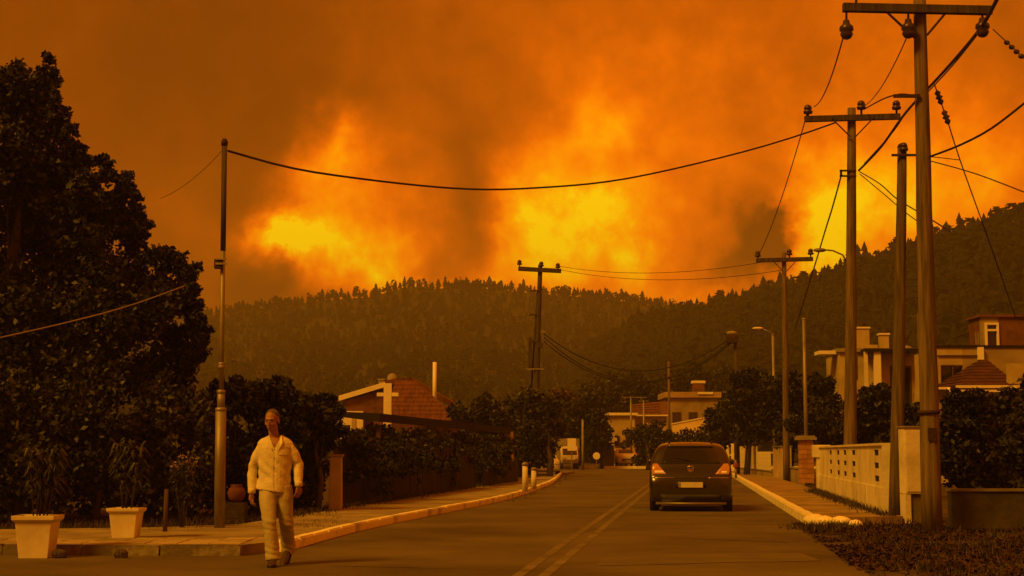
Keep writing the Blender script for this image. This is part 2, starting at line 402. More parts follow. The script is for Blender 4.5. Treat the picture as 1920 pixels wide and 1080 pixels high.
# hills
def interp(pts, x):
    xs = [p[0] for p in pts]; ys = [p[1] for p in pts]; return float(np.interp(x, xs, ys))
RIDGE1 = [(-1500, 690), (-300, 620), (100, 600), (370, 585), (430, 580), (520, 566), (600, 556), (700, 548), (740, 534), (780, 527), (820, 534), (860, 527), (900, 533), (1000, 540), (1080, 546), (1140, 552), (1200, 560), (1300, 577), (1450, 600), (1700, 640), (3200, 700)]
RIDGE2 = [(880, 800), (960, 775), (1010, 735), (1060, 690), (1110, 654), (1160, 622), (1230, 596), (1300, 580), (1380, 566), (1450, 552), (1520, 538), (1600, 512), (1680, 488), (1760, 462), (1850, 440), (1920, 424), (2300, 350), (2800, 330), (3600, 380)]
def hill_fn(ridge, y0, yr, fall, lower=0):
    def f(px, v):
        Yr = yr(px); Y = y0 + (Yr - y0) * v
        top = at(px, interp(ridge, px) + lower, Yr)
        zr = top.z
        if v <= 1: k = v ** 1.15 * (1 - .18 * math.sin(PI * v))
        else: k = 1 - fall * (v - 1)
        X = top.x / Yr * Y
        z = zr * k + 2.6 * noise.noise(Vector((X * .012, Y * .012, 1.3))) * min(1, v * 3) * (1 if v < .97 else .35)
        return Vector((X, Y, z - .3))
    return f
def hill_mesh(name, f, p0, p1, nu, nv, vmax):
    V = []; Fs = []
    for j in range(nv + 1):
        for i in range(nu + 1):
            V.append(f(p0 + (p1 - p0) * i / nu, vmax * j / nv))
    for j in range(nv):
        for i in range(nu):
            a = j * (nu + 1) + i; Fs.append((a, a + 1, a + nu + 2, a + nu + 1))
    b = MB(); b.add(V, Fs); return b.build(name, M_hill, smooth=True, kind='structure')
hf1 = hill_fn(RIDGE1, 260, lambda p: 900, .5, 5)
hf2 = hill_fn(RIDGE2, 185, lambda p: float(np.interp(p, [900, 1300, 1600, 1920], [640, 560, 440, 350])), .6, 9)
hill_mesh('hill', hf1, -1500, 3200, 150, 30, 1.35)
hill_mesh('hill', hf2, 880, 3600, 110, 30, 1.35)

def conifer_arrays(seed, tiers=5, k=6):
    g = random.Random(seed); V = []; Fc = []
    for i in range(tiers):
        z0 = .12 + .80 * i / tiers; z1 = z0 + .30; r = .26 * (1 - i / tiers) ** .8 + .03
        n0 = len(V); V.append((g.uniform(-.02, .02), g.uniform(-.02, .02), min(z1, 1)))
        for a in range(k):
            th = 2 * PI * (a + g.uniform(-.3, .3)) / k; q = r * g.uniform(.65, 1.25)
            V.append((q * math.cos(th), q * math.sin(th), z0 + g.uniform(-.04, .05)))
        for a in range(k): Fc.append((n0, n0 + 1 + a, n0 + 1 + (a + 1) % k))
    return np.array(V), np.array(Fc)
def round_arrays(seed):
    g = np.random.default_rng(seed); n = 26
    d = unit(g.normal(size=(n, 3))); P = np.array([0, 0, .55]) + d * np.array([.27, .27, .42]) * (.75 + .35 * g.random((n, 1)))
    A = unit(np.cross(d, g.normal(size=(n, 3)))); B = np.cross(d, A); s = .16 * (.7 + .6 * g.random((n, 1)))
    V = np.stack([P - A * s - B * s, P + A * s, P + B * s * 1.2], 1).reshape(-1, 3)
    return V, np.arange(3 * n).reshape(-1, 3)
KINDS_T = [conifer_arrays(i, 5 if i % 2 else 4) for i in range(4)] + [round_arrays(9), round_arrays(10)]
def forest(name, pts, hmin, hmax, seed, label):
    g = np.random.default_rng(seed); Vs = []; Fs = []; n0 = 0
    for p in pts:
        V, Fc = KINDS_T[g.integers(0, len(KINDS_T))]; h = g.uniform(hmin, hmax); w = h * g.uniform(.8, 1.35); a = g.uniform(0, 6.28)
        c, s = math.cos(a), math.sin(a)
        W = np.stack([(V[:, 0] * c - V[:, 1] * s) * w, (V[:, 0] * s + V[:, 1] * c) * w, V[:, 2] * h], 1) + np.array(p)
        Vs.append(W); Fs.append(Fc + n0); n0 += len(V)
    me = np_mesh(name, np.concatenate(Vs), np.concatenate(Fs), M_pine)
    return tag(link(name, me, None, kind='stuff'), label, 'forest')
g = random.Random(11)
pts = []
for _ in range(5200):
    v = g.random() ** .6 * 1.03; pts.append(hf1(g.uniform(150, 1750), v))
forest('forest', pts, 3.2, 6.2, 1, 'hazy wood covering the far hill below the glowing smoke')
pts = []
while len(pts) < 5200:
    px = g.uniform(930, 2150); v = g.random() ** .65 * 1.02; pts.append(hf2(px, v))
forest('forest', pts, 4.0, 7.5, 2, 'dark pine wood covering the nearer hill behind the houses')
pine_me = [np_mesh('pine_tree', *KINDS_T[i], M_pine) for i in range(4)] + [np_mesh('pine_tree', *KINDS_T[4], M_pine)]
def ridge_trees(f, lo, hi, step, hr, label, group, seed, wr=(.8, 1.3)):
    g = random.Random(seed); px = lo
    while px < hi:
        o = bpy.data.objects.new('pine_tree', g.choice(pine_me)); COL.objects.link(o)
        o.location = f(px, g.uniform(.985, 1.0)) - Vector((0, 0, .5)); h = g.uniform(*hr)
        if g.random() < .22: h *= 1.3
        w = h * g.uniform(*wr); o.scale = (w, w, h); o.rotation_euler = (0, 0, g.uniform(0, 6))
        tag(o, label, 'pine tree', group); px += step * g.uniform(.5, 1.5)
ridge_trees(hf1, 372, 1290, 10, (3.6, 7.0), 'small hazy pine in the treeline on the far hill crest', 'pines along the far hill crest', 3, (.9, 1.5))
ridge_trees(hf2, 1180, 1960, 10, (4.0, 8.2), 'dark pine silhouetted on the crest of the nearer hill', 'pines along the nearer hill crest', 4, (.7, 1.1))

# ---------------------------------------------------------------- buildings
def quadpatch(b, p0, p1, p2, p3): b.add([p0, p1, p2, p3], [(0, 1, 2, 3)])
def window(parent, x, z, w, h, y, fm, pm=None, mull=1, d=.06, trans=0):
    """a window in a wall whose outer face is at y, facing -y"""
    f = MB(); t_ = min(.09, w * .14)
    f.box((x - w / 2 + t_ / 2, y - d / 2 + .01, z), (t_, d, h)); f.box((x + w / 2 - t_ / 2, y - d / 2 + .01, z), (t_, d, h))
    f.box((x, y - d / 2 + .01, z + h / 2 - t_ / 2), (w - 2 * t_, d, t_)); f.box((x, y - d / 2 + .01, z - h / 2 + t_ / 2), (w - 2 * t_, d, t_))
    for k in range(mull): f.box((x - w / 2 + w * (k + 1) / (mull + 1), y - d / 2 + .015, z), (t_ * .6, d * .8, h - 2 * t_))
    if trans: f.box((x, y - d / 2 + .014, z + h / 2 - trans), (w - 2 * t_, d * .9, t_ * .8))
    fo = f.build('window', fm, parent)
    MB().box((x, y - .004, z), (w - t_, .016, h - t_)).build('pane', pm or M_glass, fo)
    return fo
def walls(parent, w, d, h, m, name='wall', x0=0, y0=0, z0=0):
    return MB().box((x0, y0 + d / 2, z0 + h / 2), (w, d, h)).build(name, m, parent)

# brick-red house with the white gable trim, behind the vine-covered carport
Yh = 85; p = at(748, 780, Yh); hx = p.x
root = thing('brick_house', 'low red house with white roof edge and thin white pipe behind the dark carport roof', 'house', (hx, Yh, 0))
walls(root, 6.2, 7, 3.2, M_brick)
b = MB(); b.prism([(-3.1, 3.2), (3.3, 2.8), (3.3, 3.0), (.4, 5.05), (-3.1, 4.05)], -.02, .0)   # gable face, turned upright below
b.v = [(v[0], v[2] + (-.0 if v[2] < -.01 else 7.0), v[1]) for v in b.v]; b.build('gable', M_brick, root)
def zz(py): return at(960, py, Yh).z
for (xa, ya, xb, yb_, nm, mm) in ((635, 742, 722, 716, 'roof_edge', M_whitec), (722, 713, 770, 708, 'roof_edge', M_redroof), (768, 706, 862, 762, 'roof_edge', M_redroof)):
    A = at(xa, ya, Yh - .3) - Vector((hx, Yh, 0)); B = at(xb, yb_, Yh - .3) - Vector((hx, Yh, 0))
    MB().add([A, B, B + Vector((0, 7.6, .15)), A + Vector((0, 7.6, .15)), A - Vector((0, 0, .28)), B - Vector((0, 0, .28)), B + Vector((0, 7.6, -.13)), A + Vector((0, 7.6, -.13))],
             [(0, 1, 2, 3), (7, 6, 5, 4), (0, 4, 5, 1), (3, 2, 6, 7), (0, 3, 7, 4), (1, 5, 6, 2)]).build(nm, mm, root)
# tiled roof falling towards the road on the right of the gable, in visible rows
A = at(735, 722, Yh - .5) - Vector((hx, Yh, 0)); 
rf = MB(); n = 9
for k in range(n):
    u0, u1 = k / n, (k + 1) / n + .03
    za, zb = zz(716) + (zz(788) - zz(716)) * u0, zz(716) + (zz(788) - zz(716)) * u1
    ya, yb2 = -.6 - 2.2 * u0, -.6 - 2.2 * u1
    xl0, xr0 = -.2 - .2 * u0, .9 + 2.6 * u0
    rf.add([(xl0, ya, za + .05), (xr0, ya, za + .05), (xr0 + .3, yb2, zb + .05), (xl0 - .03, yb2, zb + .05), (xr0 + .3, yb2, zb - .02), (xl0 - .03, yb2, zb - .02)], [(0, 1, 2, 3), (3, 2, 4, 5)])
rf.build('roof', M_redroof, root)
p = at(660, 770, Yh - .4) - Vector((hx, Yh, 0))
MB().box((p.x, -.35, 1.75), (1.25, .5, 3.5)).build('white_wall', M_whitec, root)
MB().box((p.x + .12, -.62, 2.3), (.22, .05, 1.6)).build('pilaster', M_ochre, root)
q = at(815, 710, Yh - 1) - Vector((hx, Yh, 0)); MB().tube([(q.x, -1.0, 3.2), (q.x, -1.0, zz(681))], .11, 10).build('pipe', M_whitec, root, smooth=True)
q = at(712, 706, Yh) - Vector((hx, Yh, 0)); c = MB().box((q.x, 1.2, 4.7), (.3, .3, 1.1)); c.box((q.x, 1.2, 5.3), (.4, .4, .08)); c.build('chimney', M_conc, root)
q = at(735, 714, Yh) - Vector((hx, Yh, 0)); MB().lathe([(.02, 0), (.22, .06), (.32, .16), (.30, .16), (.02, .03)], 14, (q.x, .2, 5.3), 'y').build('satellite_dish', M_conc, root, smooth=True)
# white cross-shaped frame in front of the gable
p = at(727, 745, Yh - 4)
root = thing('cross', 'white wooden cross standing against the red roof of the low house', 'cross', (p.x, Yh - 4, 0))
MB().box((0, 0, at(727, 719, Yh - 4).z / 2), (.42, .16, at(727, 719, Yh - 4).z)).build('upright', M_whitec, root, bevel=.02)
zc = at(727, 740, Yh - 4).z
for s in (-1, 1): MB().box((s * (.21 + .18), 0, zc), (.36, .14, .2)).build('arm', M_whitec, root, bevel=.02)

# carport with vines
pA, pB = at(712, 775, 47.5), at(962, 802, 65)
dcp = (pB - pA); dcp.z = 0; L = dcp.length; ang = math.atan2(dcp.y, dcp.x)
root = thing('carport', 'long low carport with a dark sheet roof and pale end post, overgrown with vines', 'carport', (pA.x, pA.y, 0), ang)
zA, zB = pA.z, pB.z
for k in range(8):
    u0, u1 = k / 8, (k + 1) / 8; z0, z1 = zA + (zB - zA) * u0, zA + (zB - zA) * u1
    MB().add([(L * u0, 0, z0), (L * u1 - .04, 0, z1), (L * u1 - .04, 1.3, z1 + .06), (L * u0, 1.3, z0 + .06), (L * u0, 0, z0 - .26), (L * u1 - .04, 0, z1 - .26), (L * u1 - .04, 1.3, z1 - .1), (L * u0, 1.3, z0 - .1)],
             [(0, 1, 2, 3), (7, 6, 5, 4), (0, 4, 5, 1), (3, 2, 6, 7), (0, 3, 7, 4), (1, 5, 6, 2)]).build('roof_sheet', M_slate, root)
for u in (.02, .34, .67): 
    for yy in (.15, 1.15): MB().box((L * u, yy, zB * .46), (.12, .12, zB * .92)).build('post', M_wood, root)
MB().box((L - .35, .1, (zB - .17) / 2), (.42, .3, zB - .17)).build('post', mat('pale_post', (.38, .31, .2), (.6, .5, .34), 2, .85, .2), root)
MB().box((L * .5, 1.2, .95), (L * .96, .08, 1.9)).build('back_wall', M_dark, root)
cl = [(L * u, random.uniform(-.2, .9), zA + (zB - zA) * u - random.uniform(.62, 1.0), .75, .4, .34) for u in [i / 26 for i in range(1, 26)] for _ in (0, 1)]
vine = link('vine', leaf_mesh('vine', cl, 11000, .15, M_leafmid, seed=31), None, loc=root.location); vine.rotation_euler = (0, 0, ang)
tag(vine, 'leafy vine hanging under the edge of the dark carport roof', 'vine')
M_fence = mat('dark_stained_boards', (.012, .007, .005), (.035, .018, .011), 3, .85, .3, stretch=(1, 1, .2), rnd=.3)
# dark board fence along the left pavement, board by board
def board_fence(name, label, p0, p1, h, m, step=.16, zb=.12, gap=.02, postm=None):
    d = p1 - p0; L = d.length; root = thing(name, label, 'fence', (p0.x, p0.y, zb), math.atan2(d.y, d.x))
    pr = None; n = int(L / step); g = random.Random(int(L * 10))
    for k in range(n):
        if pr is None: pr = MB().box((0, 0, .5), (1, .025, 1)).build('board', m, root); o = pr
        else: o = pr.copy(); COL.objects.link(o)
        o.parent = root; o.location = (k * step + step / 2, g.uniform(-.006, .006), .02); o.scale = (step - gap, 1, h * g.uniform(.97, 1.02))
    for zz_ in (.25, .8): MB().box((L / 2, .035, h * zz_), (L, .04, .07)).build('rail', m, root)
    return root
board_fence('board_fence', 'long dark brown board fence in front of the carport', road(-7.75, 33.5, 0), road(-7.1, 50.5, 0), 1.25, M_fence, step=.19)
board_fence('board_fence', 'lower dark board fence running on to the pale carport post', road(-7.15, 52.5, 0), road(-6.9, 61, 0), .8, M_fence, step=.24)
b = thing('gate_post', 'weathered pale concrete gate post beside the walking man', 'post', gr(629, 968))
MB().loft([[(-.13, -.13, 0), (.13, -.13, 0), (.13, .13, 0), (-.13, .13, 0)], [(-.115, -.115, 1.18), (.115, -.115, 1.18), (.115, .115, 1.18), (-.115, .115, 1.18)]]).build('shaft', M_ochre, b, bevel=.015)
MB().box((0, 0, 1.205), (.29, .29, .05)).build('cap', M_ochred, b, bevel=.01)
for i, (px, py, top, lab) in enumerate(((853, 925, 855, 'brown timber post in the middle of the dark fence by the carport'), (832, 928, 842, 'slim dark timber post just beside the brown fence post'))):
    p = gr(px, py); hh = at(px, top, p.y).z
    tag(MB().box((0, 0, hh / 2), (.28 - .14 * i, .2, hh)).build('fence_post', M_wood, loc=p, bevel=.01), lab, 'post')
# things seen through the carport: a parked trailer board and a plant pot
p = at(884, 880, 60); root = thing('parked_scooter', 'pale scooter body parked in the gap under the carport', 'scooter', (p.x, 60, .05), .5)
b = MB(); b.ell((0, 0, .62), (.42, .17, .24), 14, 8); b.build('body', M_conc, root, smooth=True)
MB().ell((-.1, 0, .9), (.3, .13, .09), 12, 6).build('seat', M_dark, root, smooth=True)
b = MB(); b.tube([(.42, 0, .45), (.5, 0, .8), (.42, 0, 1.08)], .05); b.tube([(.42, -.28, 1.08), (.42, .28, 1.08)], .02); b.build('handlebar', M_conc, root, smooth=True)
for s in (-.45, .58): MB().lathe([(.12, -.045), (.24, -.05), (.26, 0), (.24, .05), (.12, .045)], 18, (s, 0, .26), 'y').build('wheel', M_dark, root, smooth=True)

# white bollards near the bend
for (px, py, top, lab) in ((984.5, 921, 866, 'taller white bollard by the kerb at the end of the carport'), (1001, 917, 876, 'shorter white bollard by the kerb beside the parked white car')):
    p = gr(px, py, .12); hh = at(px, top, p.y).z - .12
    root = thing('bollard', lab, 'bollard', p, group='white bollards by the bend')
    MB().lathe([(.085, 0), (.08, hh * .86)], 14).build('post', M_white, root, smooth=True)
    MB().lathe([(.075, hh * .86), (.10, hh * .88), (.10, hh * .94), (.04, hh)], 14).build('cap', M_steel, root, smooth=True)

# houses in the middle distance
def simple_block(name, label, pxl, pxr, pyt, Y, m, d=6, flat=True, roofm=None, over=.25, slab=.22):
    a, b_ = at(pxl, pyt, Y), at(pxr, pyt, Y); w = b_.x - a.x
    root = thing(name, label, 'house', ((a.x + b_.x) / 2, Y, 0)); walls(root, w, d, a.z - slab, m)
    MB().box((0, d / 2, a.z - slab / 2 + .003), (w + 2 * over, d + 2 * over, slab)).build('roof_slab', roofm or M_conc, root)
    return root, w, a.z
root, w, h = simple_block('village_house', 'small ochre house with a white flat roof edge beyond the cross street', 1146, 1190, 774, 132, M_ochre, 5, roofm=M_whitec)
for (x, z, ww, hh) in ((-.55, 2.2, .5, .9), (.45, 2.2, .5, .9), (0, .9, .8, 1.7)): window(root, x, z, ww, hh, 0, M_wood)
MB().box((-.85, -.35, 1.6), (.16, .16, 3.2)).build('porch_column', M_ochre, root)
a, b_ = at(1187, 778, 136), at(1250, 778, 136); w = b_.x - a.x
root = thing('village_house', 'ochre house wall under a faded red tiled roof beyond the cross street', 'house', ((a.x + b_.x) / 2, 136, 0))
walls(root, w, 5, a.z - .05, M_ochre)
b = MB()
for k in range(5):
    u0, u1 = k / 5, (k + 1) / 5; b.add([(-w / 2 - .2 + .3 * u0, -.4 + 2.6 * u0, a.z + .05 + 1.0 * u0), (w / 2 + .2, -.4 + 2.6 * u0, a.z + .05 + 1.3 * u0), (w / 2 + .2, -.4 + 2.6 * u1, a.z + 1.3 * u1), (-w / 2 - .2 + .3 * u1, -.4 + 2.6 * u1, a.z + 1.0 * u1)], [(0, 1, 2, 3)])
b.build('roof', M_redroof, root); MB().box((0, -.42, a.z - .05), (w + .4, .12, .12)).build('gutter', M_whitec, root)
for x in (-.85, .35): window(root, x, 1.9, .6, 1.0, 0, M_wood)
MB().box((-.25, -.1, 2), (.14, .2, 3.6)).build('pilaster', M_white, root)
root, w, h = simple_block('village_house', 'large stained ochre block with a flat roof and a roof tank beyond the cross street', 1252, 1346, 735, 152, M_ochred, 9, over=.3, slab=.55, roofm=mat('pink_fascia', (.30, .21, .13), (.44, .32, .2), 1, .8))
for x in (-1.6, 0, 1.6): window(root, x, 4.6, .9, 1.2, 0, M_wood)
for x in (-1.6, 0, 1.6): window(root, x, 1.7, .9, 1.2, 0, M_wood)
MB().box((0, -.5, 3.1), (w, .9, .14)).build('balcony', M_conc, root)
MB().box((1.2, -.36, h - .12), (1.5, .1, .22)).build('fascia_strip', M_whitec, root)
pz = at(1320, 718, 154).z
MB().box((.9, 3, (h + pz) / 2), (1.1, 1.2, pz - h)).build('tank_stand', M_brick, root); MB().box((.9, 3, pz + .12), (1.3, 1.3, .26)).build('roof_tank', M_white, root)
p0, p1 = at(1261, 812, 126), at(1322, 812, 128)
root = thing('stair_wall', 'bright white sloping stair wall rising in front of the large ochre block', 'wall', (p0.x, 126, 0), .04)
L = p1.x - p0.x; za, zb_ = at(1261, 796, 126).z, at(1322, 783, 126).z
MB().add([(0, 0, 0), (L, 0, 0), (L, 0, zb_), (0, 0, za), (0, .25, 0), (L, .25, 0), (L, .25, zb_), (0, .25, za)], [(0, 1, 2, 3), (7, 6, 5, 4), (0, 3, 7, 4), (1, 5, 6, 2), (3, 2, 6, 7), (0, 4, 5, 1)]).build('wall', mat('bright_ochre_wash', (.62, .52, .28), (.80, .68, .38), .8, .8), root)
MB().add([(-.05, -.05, za + .004), (L, -.05, zb_ + .004), (L, .3, zb_ + .004), (-.05, .3, za + .004), (-.05, -.05, za + .1), (L, -.05, zb_ + .1), (L, .3, zb_ + .1), (-.05, .3, za + .1)], [(3, 2, 1, 0), (4, 5, 6, 7), (0, 1, 5, 4), (1, 2, 6, 5), (2, 3, 7, 6), (3, 0, 4, 7)]).build('coping', M_whitec, root)

# two-storey house on the right
Y = 75; xa = at(1574, 660, Y).x; xb = at(1762, 660, Y).x; zt = at(1600, 660, Y).z; w = xb - xa; cx = (xa + xb) / 2
def lx(px, Yv=Y): return at(px, 660, Yv).x - cx
def lz(py, Yv=Y): return at(1650, py, Yv).z
root = thing('yellow_house', 'two-storey yellow house with two chimneys behind the telegraph poles', 'house', (cx, Y, 0))
zf = 3.3
def band(xl, xr, z0, z1, m=M_ochre, y=0, d=.25, name='wall'): return MB().box(((xl + xr) / 2, y + d / 2, (z0 + z1) / 2), (xr - xl, d, z1 - z0)).build(name, m, root)
band(-w / 2, w / 2, 0, zf)
ops = [(lx(1597), lx(1607), lz(712), lz(668)), (lx(1668), lx(1708), zf, lz(686)), (lx(1736), lx(1750), lz(712), lz(676))]
x = -w / 2
for (l_, r_, z0, z1) in ops:
    band(x, l_, zf, zt); band(l_, r_, z1, zt)
    if z0 > zf + .01: band(l_, r_, zf, z0)
    fo = MB().box(((l_ + r_) / 2, .02, z1 - .04), (r_ - l_, .08, .08)); fo.box((l_ + .04, .02, (z0 + z1) / 2 - .04), (.08, .08, z1 - z0 - .08)); fo.box((r_ - .04, .02, (z0 + z1) / 2 - .04), (.08, .08, z1 - z0 - .08))
    fo.box(((l_ + r_) / 2, .02, (z0 + z1) / 2), (.05, .06, z1 - z0 - .1)); fo = fo.build('window', M_wood, root)
    MB().box(((l_ + r_) / 2, .12, (z0 + z1) / 2), (r_ - l_, .02, z1 - z0)).build('pane', M_glass, fo)
    x = r_
band(x, w / 2, zf, zt)
for s in (-1, 1): MB().box((s * (w / 2 - .125), 1.6, zt / 2), (.25, 2.7, zt)).build('side_wall', M_ochre, root)
MB().box((0, 3.08, zt / 2), (w, .25, zt)).build('back_wall', M_ochre, root)
MB().box((0, 1.6, zt + .09), (w + .2, 3.5, .18)).build('roof_slab', M_conc, root)
MB().box(((lx(1543) - w / 2) / 2 - .05, 1.0, zt + .01), (abs(lx(1543) + w / 2) + .1, 1.2, .17)).build('canopy', M_whitec, root)
MB().box(((lx(1612) + lx(1712)) / 2, -.55, zt + .03), (lx(1712) - lx(1612), 1.1, .15)).build('balcony_roof', M_slate, root)
MB().box((lx(1636), -.9, (zf + zt) / 2 - .02), (.32, .2, zt - zf - .05)).build('column', M_whitec, root)
MB().box((lx(1615), -.9, (zf + zt) / 2 - .02), (.16, .16, zt - zf - .05)).build('column', M_white, root)
MB().box((lx(1665), -.6, zf - .08), (lx(1720) - lx(1610), 1.1, .16)).build('balcony', M_conc, root)
rl = MB()
for k in range(14): rl.box((lx(1612) + k * .19, -1.1, zf + .4), (.03, .03, .8))
rl.box(((lx(1612) + lx(1665)) / 2, -1.1, zf + .85), (lx(1665) - lx(1612), .05, .05)); rl.build('balcony_railing', M_rust, root)
for (pl, pr, pt, capm) in ((1621, 1642, 612, 1), (1663, 1679, 624, 0)):
    ch = MB().box(((lx(pl) + lx(pr)) / 2, 1.5, (zt + .18 + lz(pt)) / 2), (lx(pr) - lx(pl), .5, lz(pt) - zt - .18)).build('chimney', M_ochre, root)
    MB().box(((lx(pl) + lx(pr)) / 2, 1.5, lz(pt) + .04), (lx(pr) - lx(pl) + .1, .6, .08)).build('coping', M_whitec, ch)
    if capm: MB().ell(((lx(pl) + lx(pr)) / 2, 1.5, lz(pt) + .2), (.17, .17, .16), 10, 6).build('cowl', M_rust, ch, smooth=True)
    else: MB().ell(((lx(pl) + lx(pr)) / 2, 1.5, lz(pt) + .15), (.13, .13, .09), 10, 6).build('cowl', M_rust, ch, smooth=True)
MB().box((lx(1632), 1.2, zt + .30), (1.1, .8, .22)).build('chimney_base', M_ochre, root)
MB().ell((lx(1712), 2, zt + .30), (.5, .5, .16), 12, 6).build('satellite_dish', M_conc, root, smooth=True)

# right-hand block with brick attic and hipped porch
Y = 62; xa = at(1757, 650, Y).x; cx = xa + 3.6; 
root = thing('corner_house', 'ochre house with a red brick attic and dark red porch roof at the picture edge', 'house', (cx, Y, 0))
zt = lz(652, Y); w = 7.2
def lx(px, Yv=Y): return at(px, 660, Yv).x - cx
l_, r_, z0, z1 = lx(1763), lx(1804), lz(722, Y), lz(684, Y)
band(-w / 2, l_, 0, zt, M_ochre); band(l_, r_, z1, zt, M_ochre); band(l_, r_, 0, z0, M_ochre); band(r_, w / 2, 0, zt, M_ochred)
fo = MB().box(((l_ + r_) / 2 + .05, .03, (z0 + z1) / 2), (.04, .06, z1 - z0)); fo.box(((l_ + r_) / 2, .03, z1 - .03), (r_ - l_, .06, .05)); fo.box(((l_ + r_) / 2, .03, z0 + .03), (r_ - l_, .06, .05)); fo = fo.build('window', M_wood, root)
MB().box(((l_ + r_) / 2, .14, (z0 + z1) / 2), (r_ - l_, .02, z1 - z0)).build('pane', M_glass, fo)
for s in (-1, 1): MB().box((s * (w / 2 - .125), 1.9, zt / 2), (.25, 3.3, zt)).build('side_wall', M_ochre, root)
MB().box((0, 1.9, zt + .05), (w + .1, 3.9, .1)).build('parapet', M_slate, root)
MB().box(((lx(1757) + lx(1845)) / 2, -.04, lz(667, Y)), (lx(1845) - lx(1757), .05, .05)).build('string_course', M_wood, root)
MB().box((lx(1837), -.1, lz(663, Y)), (.22, .18, .5)).build('bracket', M_whitec, root)
za, zb_ = zt + .1, lz(592, Y); xl_ = lx(1850)
wl, wr, w0, w1 = lx(1856), lx(1882), za + .02, lz(603, Y)
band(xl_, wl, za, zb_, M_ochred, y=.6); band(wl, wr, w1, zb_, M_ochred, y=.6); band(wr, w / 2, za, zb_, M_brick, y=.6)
MB().box((xl_ + .1, 1.6, (za + zb_) / 2), (.2, 1.4, zb_ - za)).build('attic_wall', M_brick, root)
MB().box(((xl_ + w / 2) / 2, 1.5, zb_ + .05), (w / 2 - xl_ + .2, 2.0, .1)).build('attic_roof', M_brick, root)
fo = MB(); t_ = .085
fo.box((wl + t_ / 2, .56, (w0 + w1) / 2), (t_, .1, w1 - w0)); fo.box((wr - t_ / 2, .56, (w0 + w1) / 2), (t_, .1, w1 - w0)); fo.box(((wl + wr) / 2, .56, w1 - t_ / 2), (wr - wl - 2 * t_, .1, t_)); fo.box(((wl + wr) / 2, .56, lz(617, Y)), (wr - wl - 2 * t_, .1, t_))
fo = fo.build('window', M_whitec, root); MB().box(((wl + wr) / 2, .66, (w0 + w1) / 2), (wr - wl, .02, w1 - w0)).build('pane', M_glass, fo)
for k in range(4): MB().box((lx(1832 + k * 4), .1, za + .28), (.04, .04, .5)).build('railing_bar', M_conc, root)
# porch roof, in courses
ze = lz(723, 58); zr = lz(672, 60)
n = 8; b = MB()
for k in range(n):
    u0, u1 = k / n, (k + 1) / n + .02
    L0, L1 = lx(1795, 58) + 1.95 * u0, lx(1795, 58) + 1.95 * u1; y0_, y1_ = -4 + 3.6 * u0, -4 + 3.6 * u1
    zz0, zz1 = ze + (zr - ze) * u0 + .04, ze + (zr - ze) * u1
    b.add([(L0, y0_, zz0), (lx(1908, 58), y0_, zz0), (lx(1908, 58), y1_, zz1), (L1, y1_, zz1), (L0, y0_, zz0 - .05), (lx(1908, 58), y0_, zz0 - .05)], [(0, 1, 2, 3), (4, 5, 1, 0)])
    b.add([(L0, y0_, zz0), (L1, y1_, zz1), (L1, 0, zz1), (L0, 0, zz0)], [(0, 1, 2, 3)])
b.build('porch_roof', mat('dark_red_tiles', (.035, .012, .008), (.09, .03, .018), 2, .85, .5, 8, bscale=4), root)
for (py, dz) in ((725, .10), (733, .08)): MB().box(((lx(1790, 58) + lx(1908, 58)) / 2, -4.05, lz(py, 58)), (lx(1908, 58) - lx(1790, 58), .1, dz)).build('gutter', M_whitec, root)
MB().tube([(lx(1776, 58), -4.05, lz(727, 58)), (lx(1779, 58), -4.05, 0)], .06).build('porch_post', M_whitec, root, smooth=True)
MB().box((lx(1767, 58), -4.0, lz(728, 58)), (.5, .1, .08)).build('awning_arm', M_whitec, root)
MB().tube([(lx(1797, 58), -3.9, lz(732, 58)), (lx(1797, 58), -3.9, 0)], .05).build('porch_post', M_white, root, smooth=True)
MB().box((lx(1915, 58), -3.7, lz(712, 58) / 2 + .4), (.9, .3, lz(690, 58))).build('porch_wall', M_ochre, root)

root = thing('roof_aerial', 'thin television aerial on the roof of the yellow house', 'aerial', (at(1722, 660, 76).x, 76, 6.2))
b = MB(); b.tube([(0, 0, 0), (0, 0, 1.9)], .025, 6)
MB().tube([(0, 0, 0), (0, 0, 1.9)], .022, 6).build('mast', M_steel, root)
b = MB()
for k in range(5): b.box((-.35 + k * .17, 0, 1.75), (.02, .5 - .05 * k, .02))
b.box((0, 0, 1.75), (.8, .02, .02)); b.build('element', M_steel, root)
# ---------------------------------------------------------------- walls and fences on the right
P0 = Vector((at(1545, 930, 45).x, 45, 0)); P1 = Vector((at(1667, 975, 28.8).x, 28.8, 0)); dW = P0 - P1; LW = dW.length
root = thing('perforated_wall', 'long whitewashed garden wall with rows of small dark openings', 'wall', P1, math.atan2(dW.y, dW.x))
def sY(Yv): return (Yv - 28.8) / (45 - 28.8) * LW
zb0, zt0, th = .0, 1.40, .2
cols = [(29.8, .85), (34.5, .85), (36.7, .8), (38.6, .8), (41.0, .8)]
zs = [.77, 1.02, 1.265]; hh = .11
MB().box((LW / 2, 0, .31), (LW, th + .05, .62)).build('plinth', M_white, root)
s = 0
def wallpiece(s0, s1, z0, z1, name='panel'): return MB().box(((s0 + s1) / 2, 0, (z0 + z1) / 2), (s1 - s0, th, z1 - z0)).build(name, M_white, root)
for (Yc, wd) in cols:
    c = sY(Yc); wallpiece(s, c - wd / 2, .62, zt0); zc = .62
    for z in zs: wallpiece(c - wd / 2, c + wd / 2, zc, z - hh / 2, 'openwork_block'); zc = z + hh / 2
    wallpiece(c - wd / 2, c + wd / 2, zc, zt0, 'openwork_block'); s = c + wd / 2
    for z in zs: MB().box((c, th / 2 - .03, z), (wd, .02, hh)).build('opening_shade', M_dark, root)  # added near-black panels stand in for shade inside the openings
wallpiece(s, LW - .0, .62, zt0)
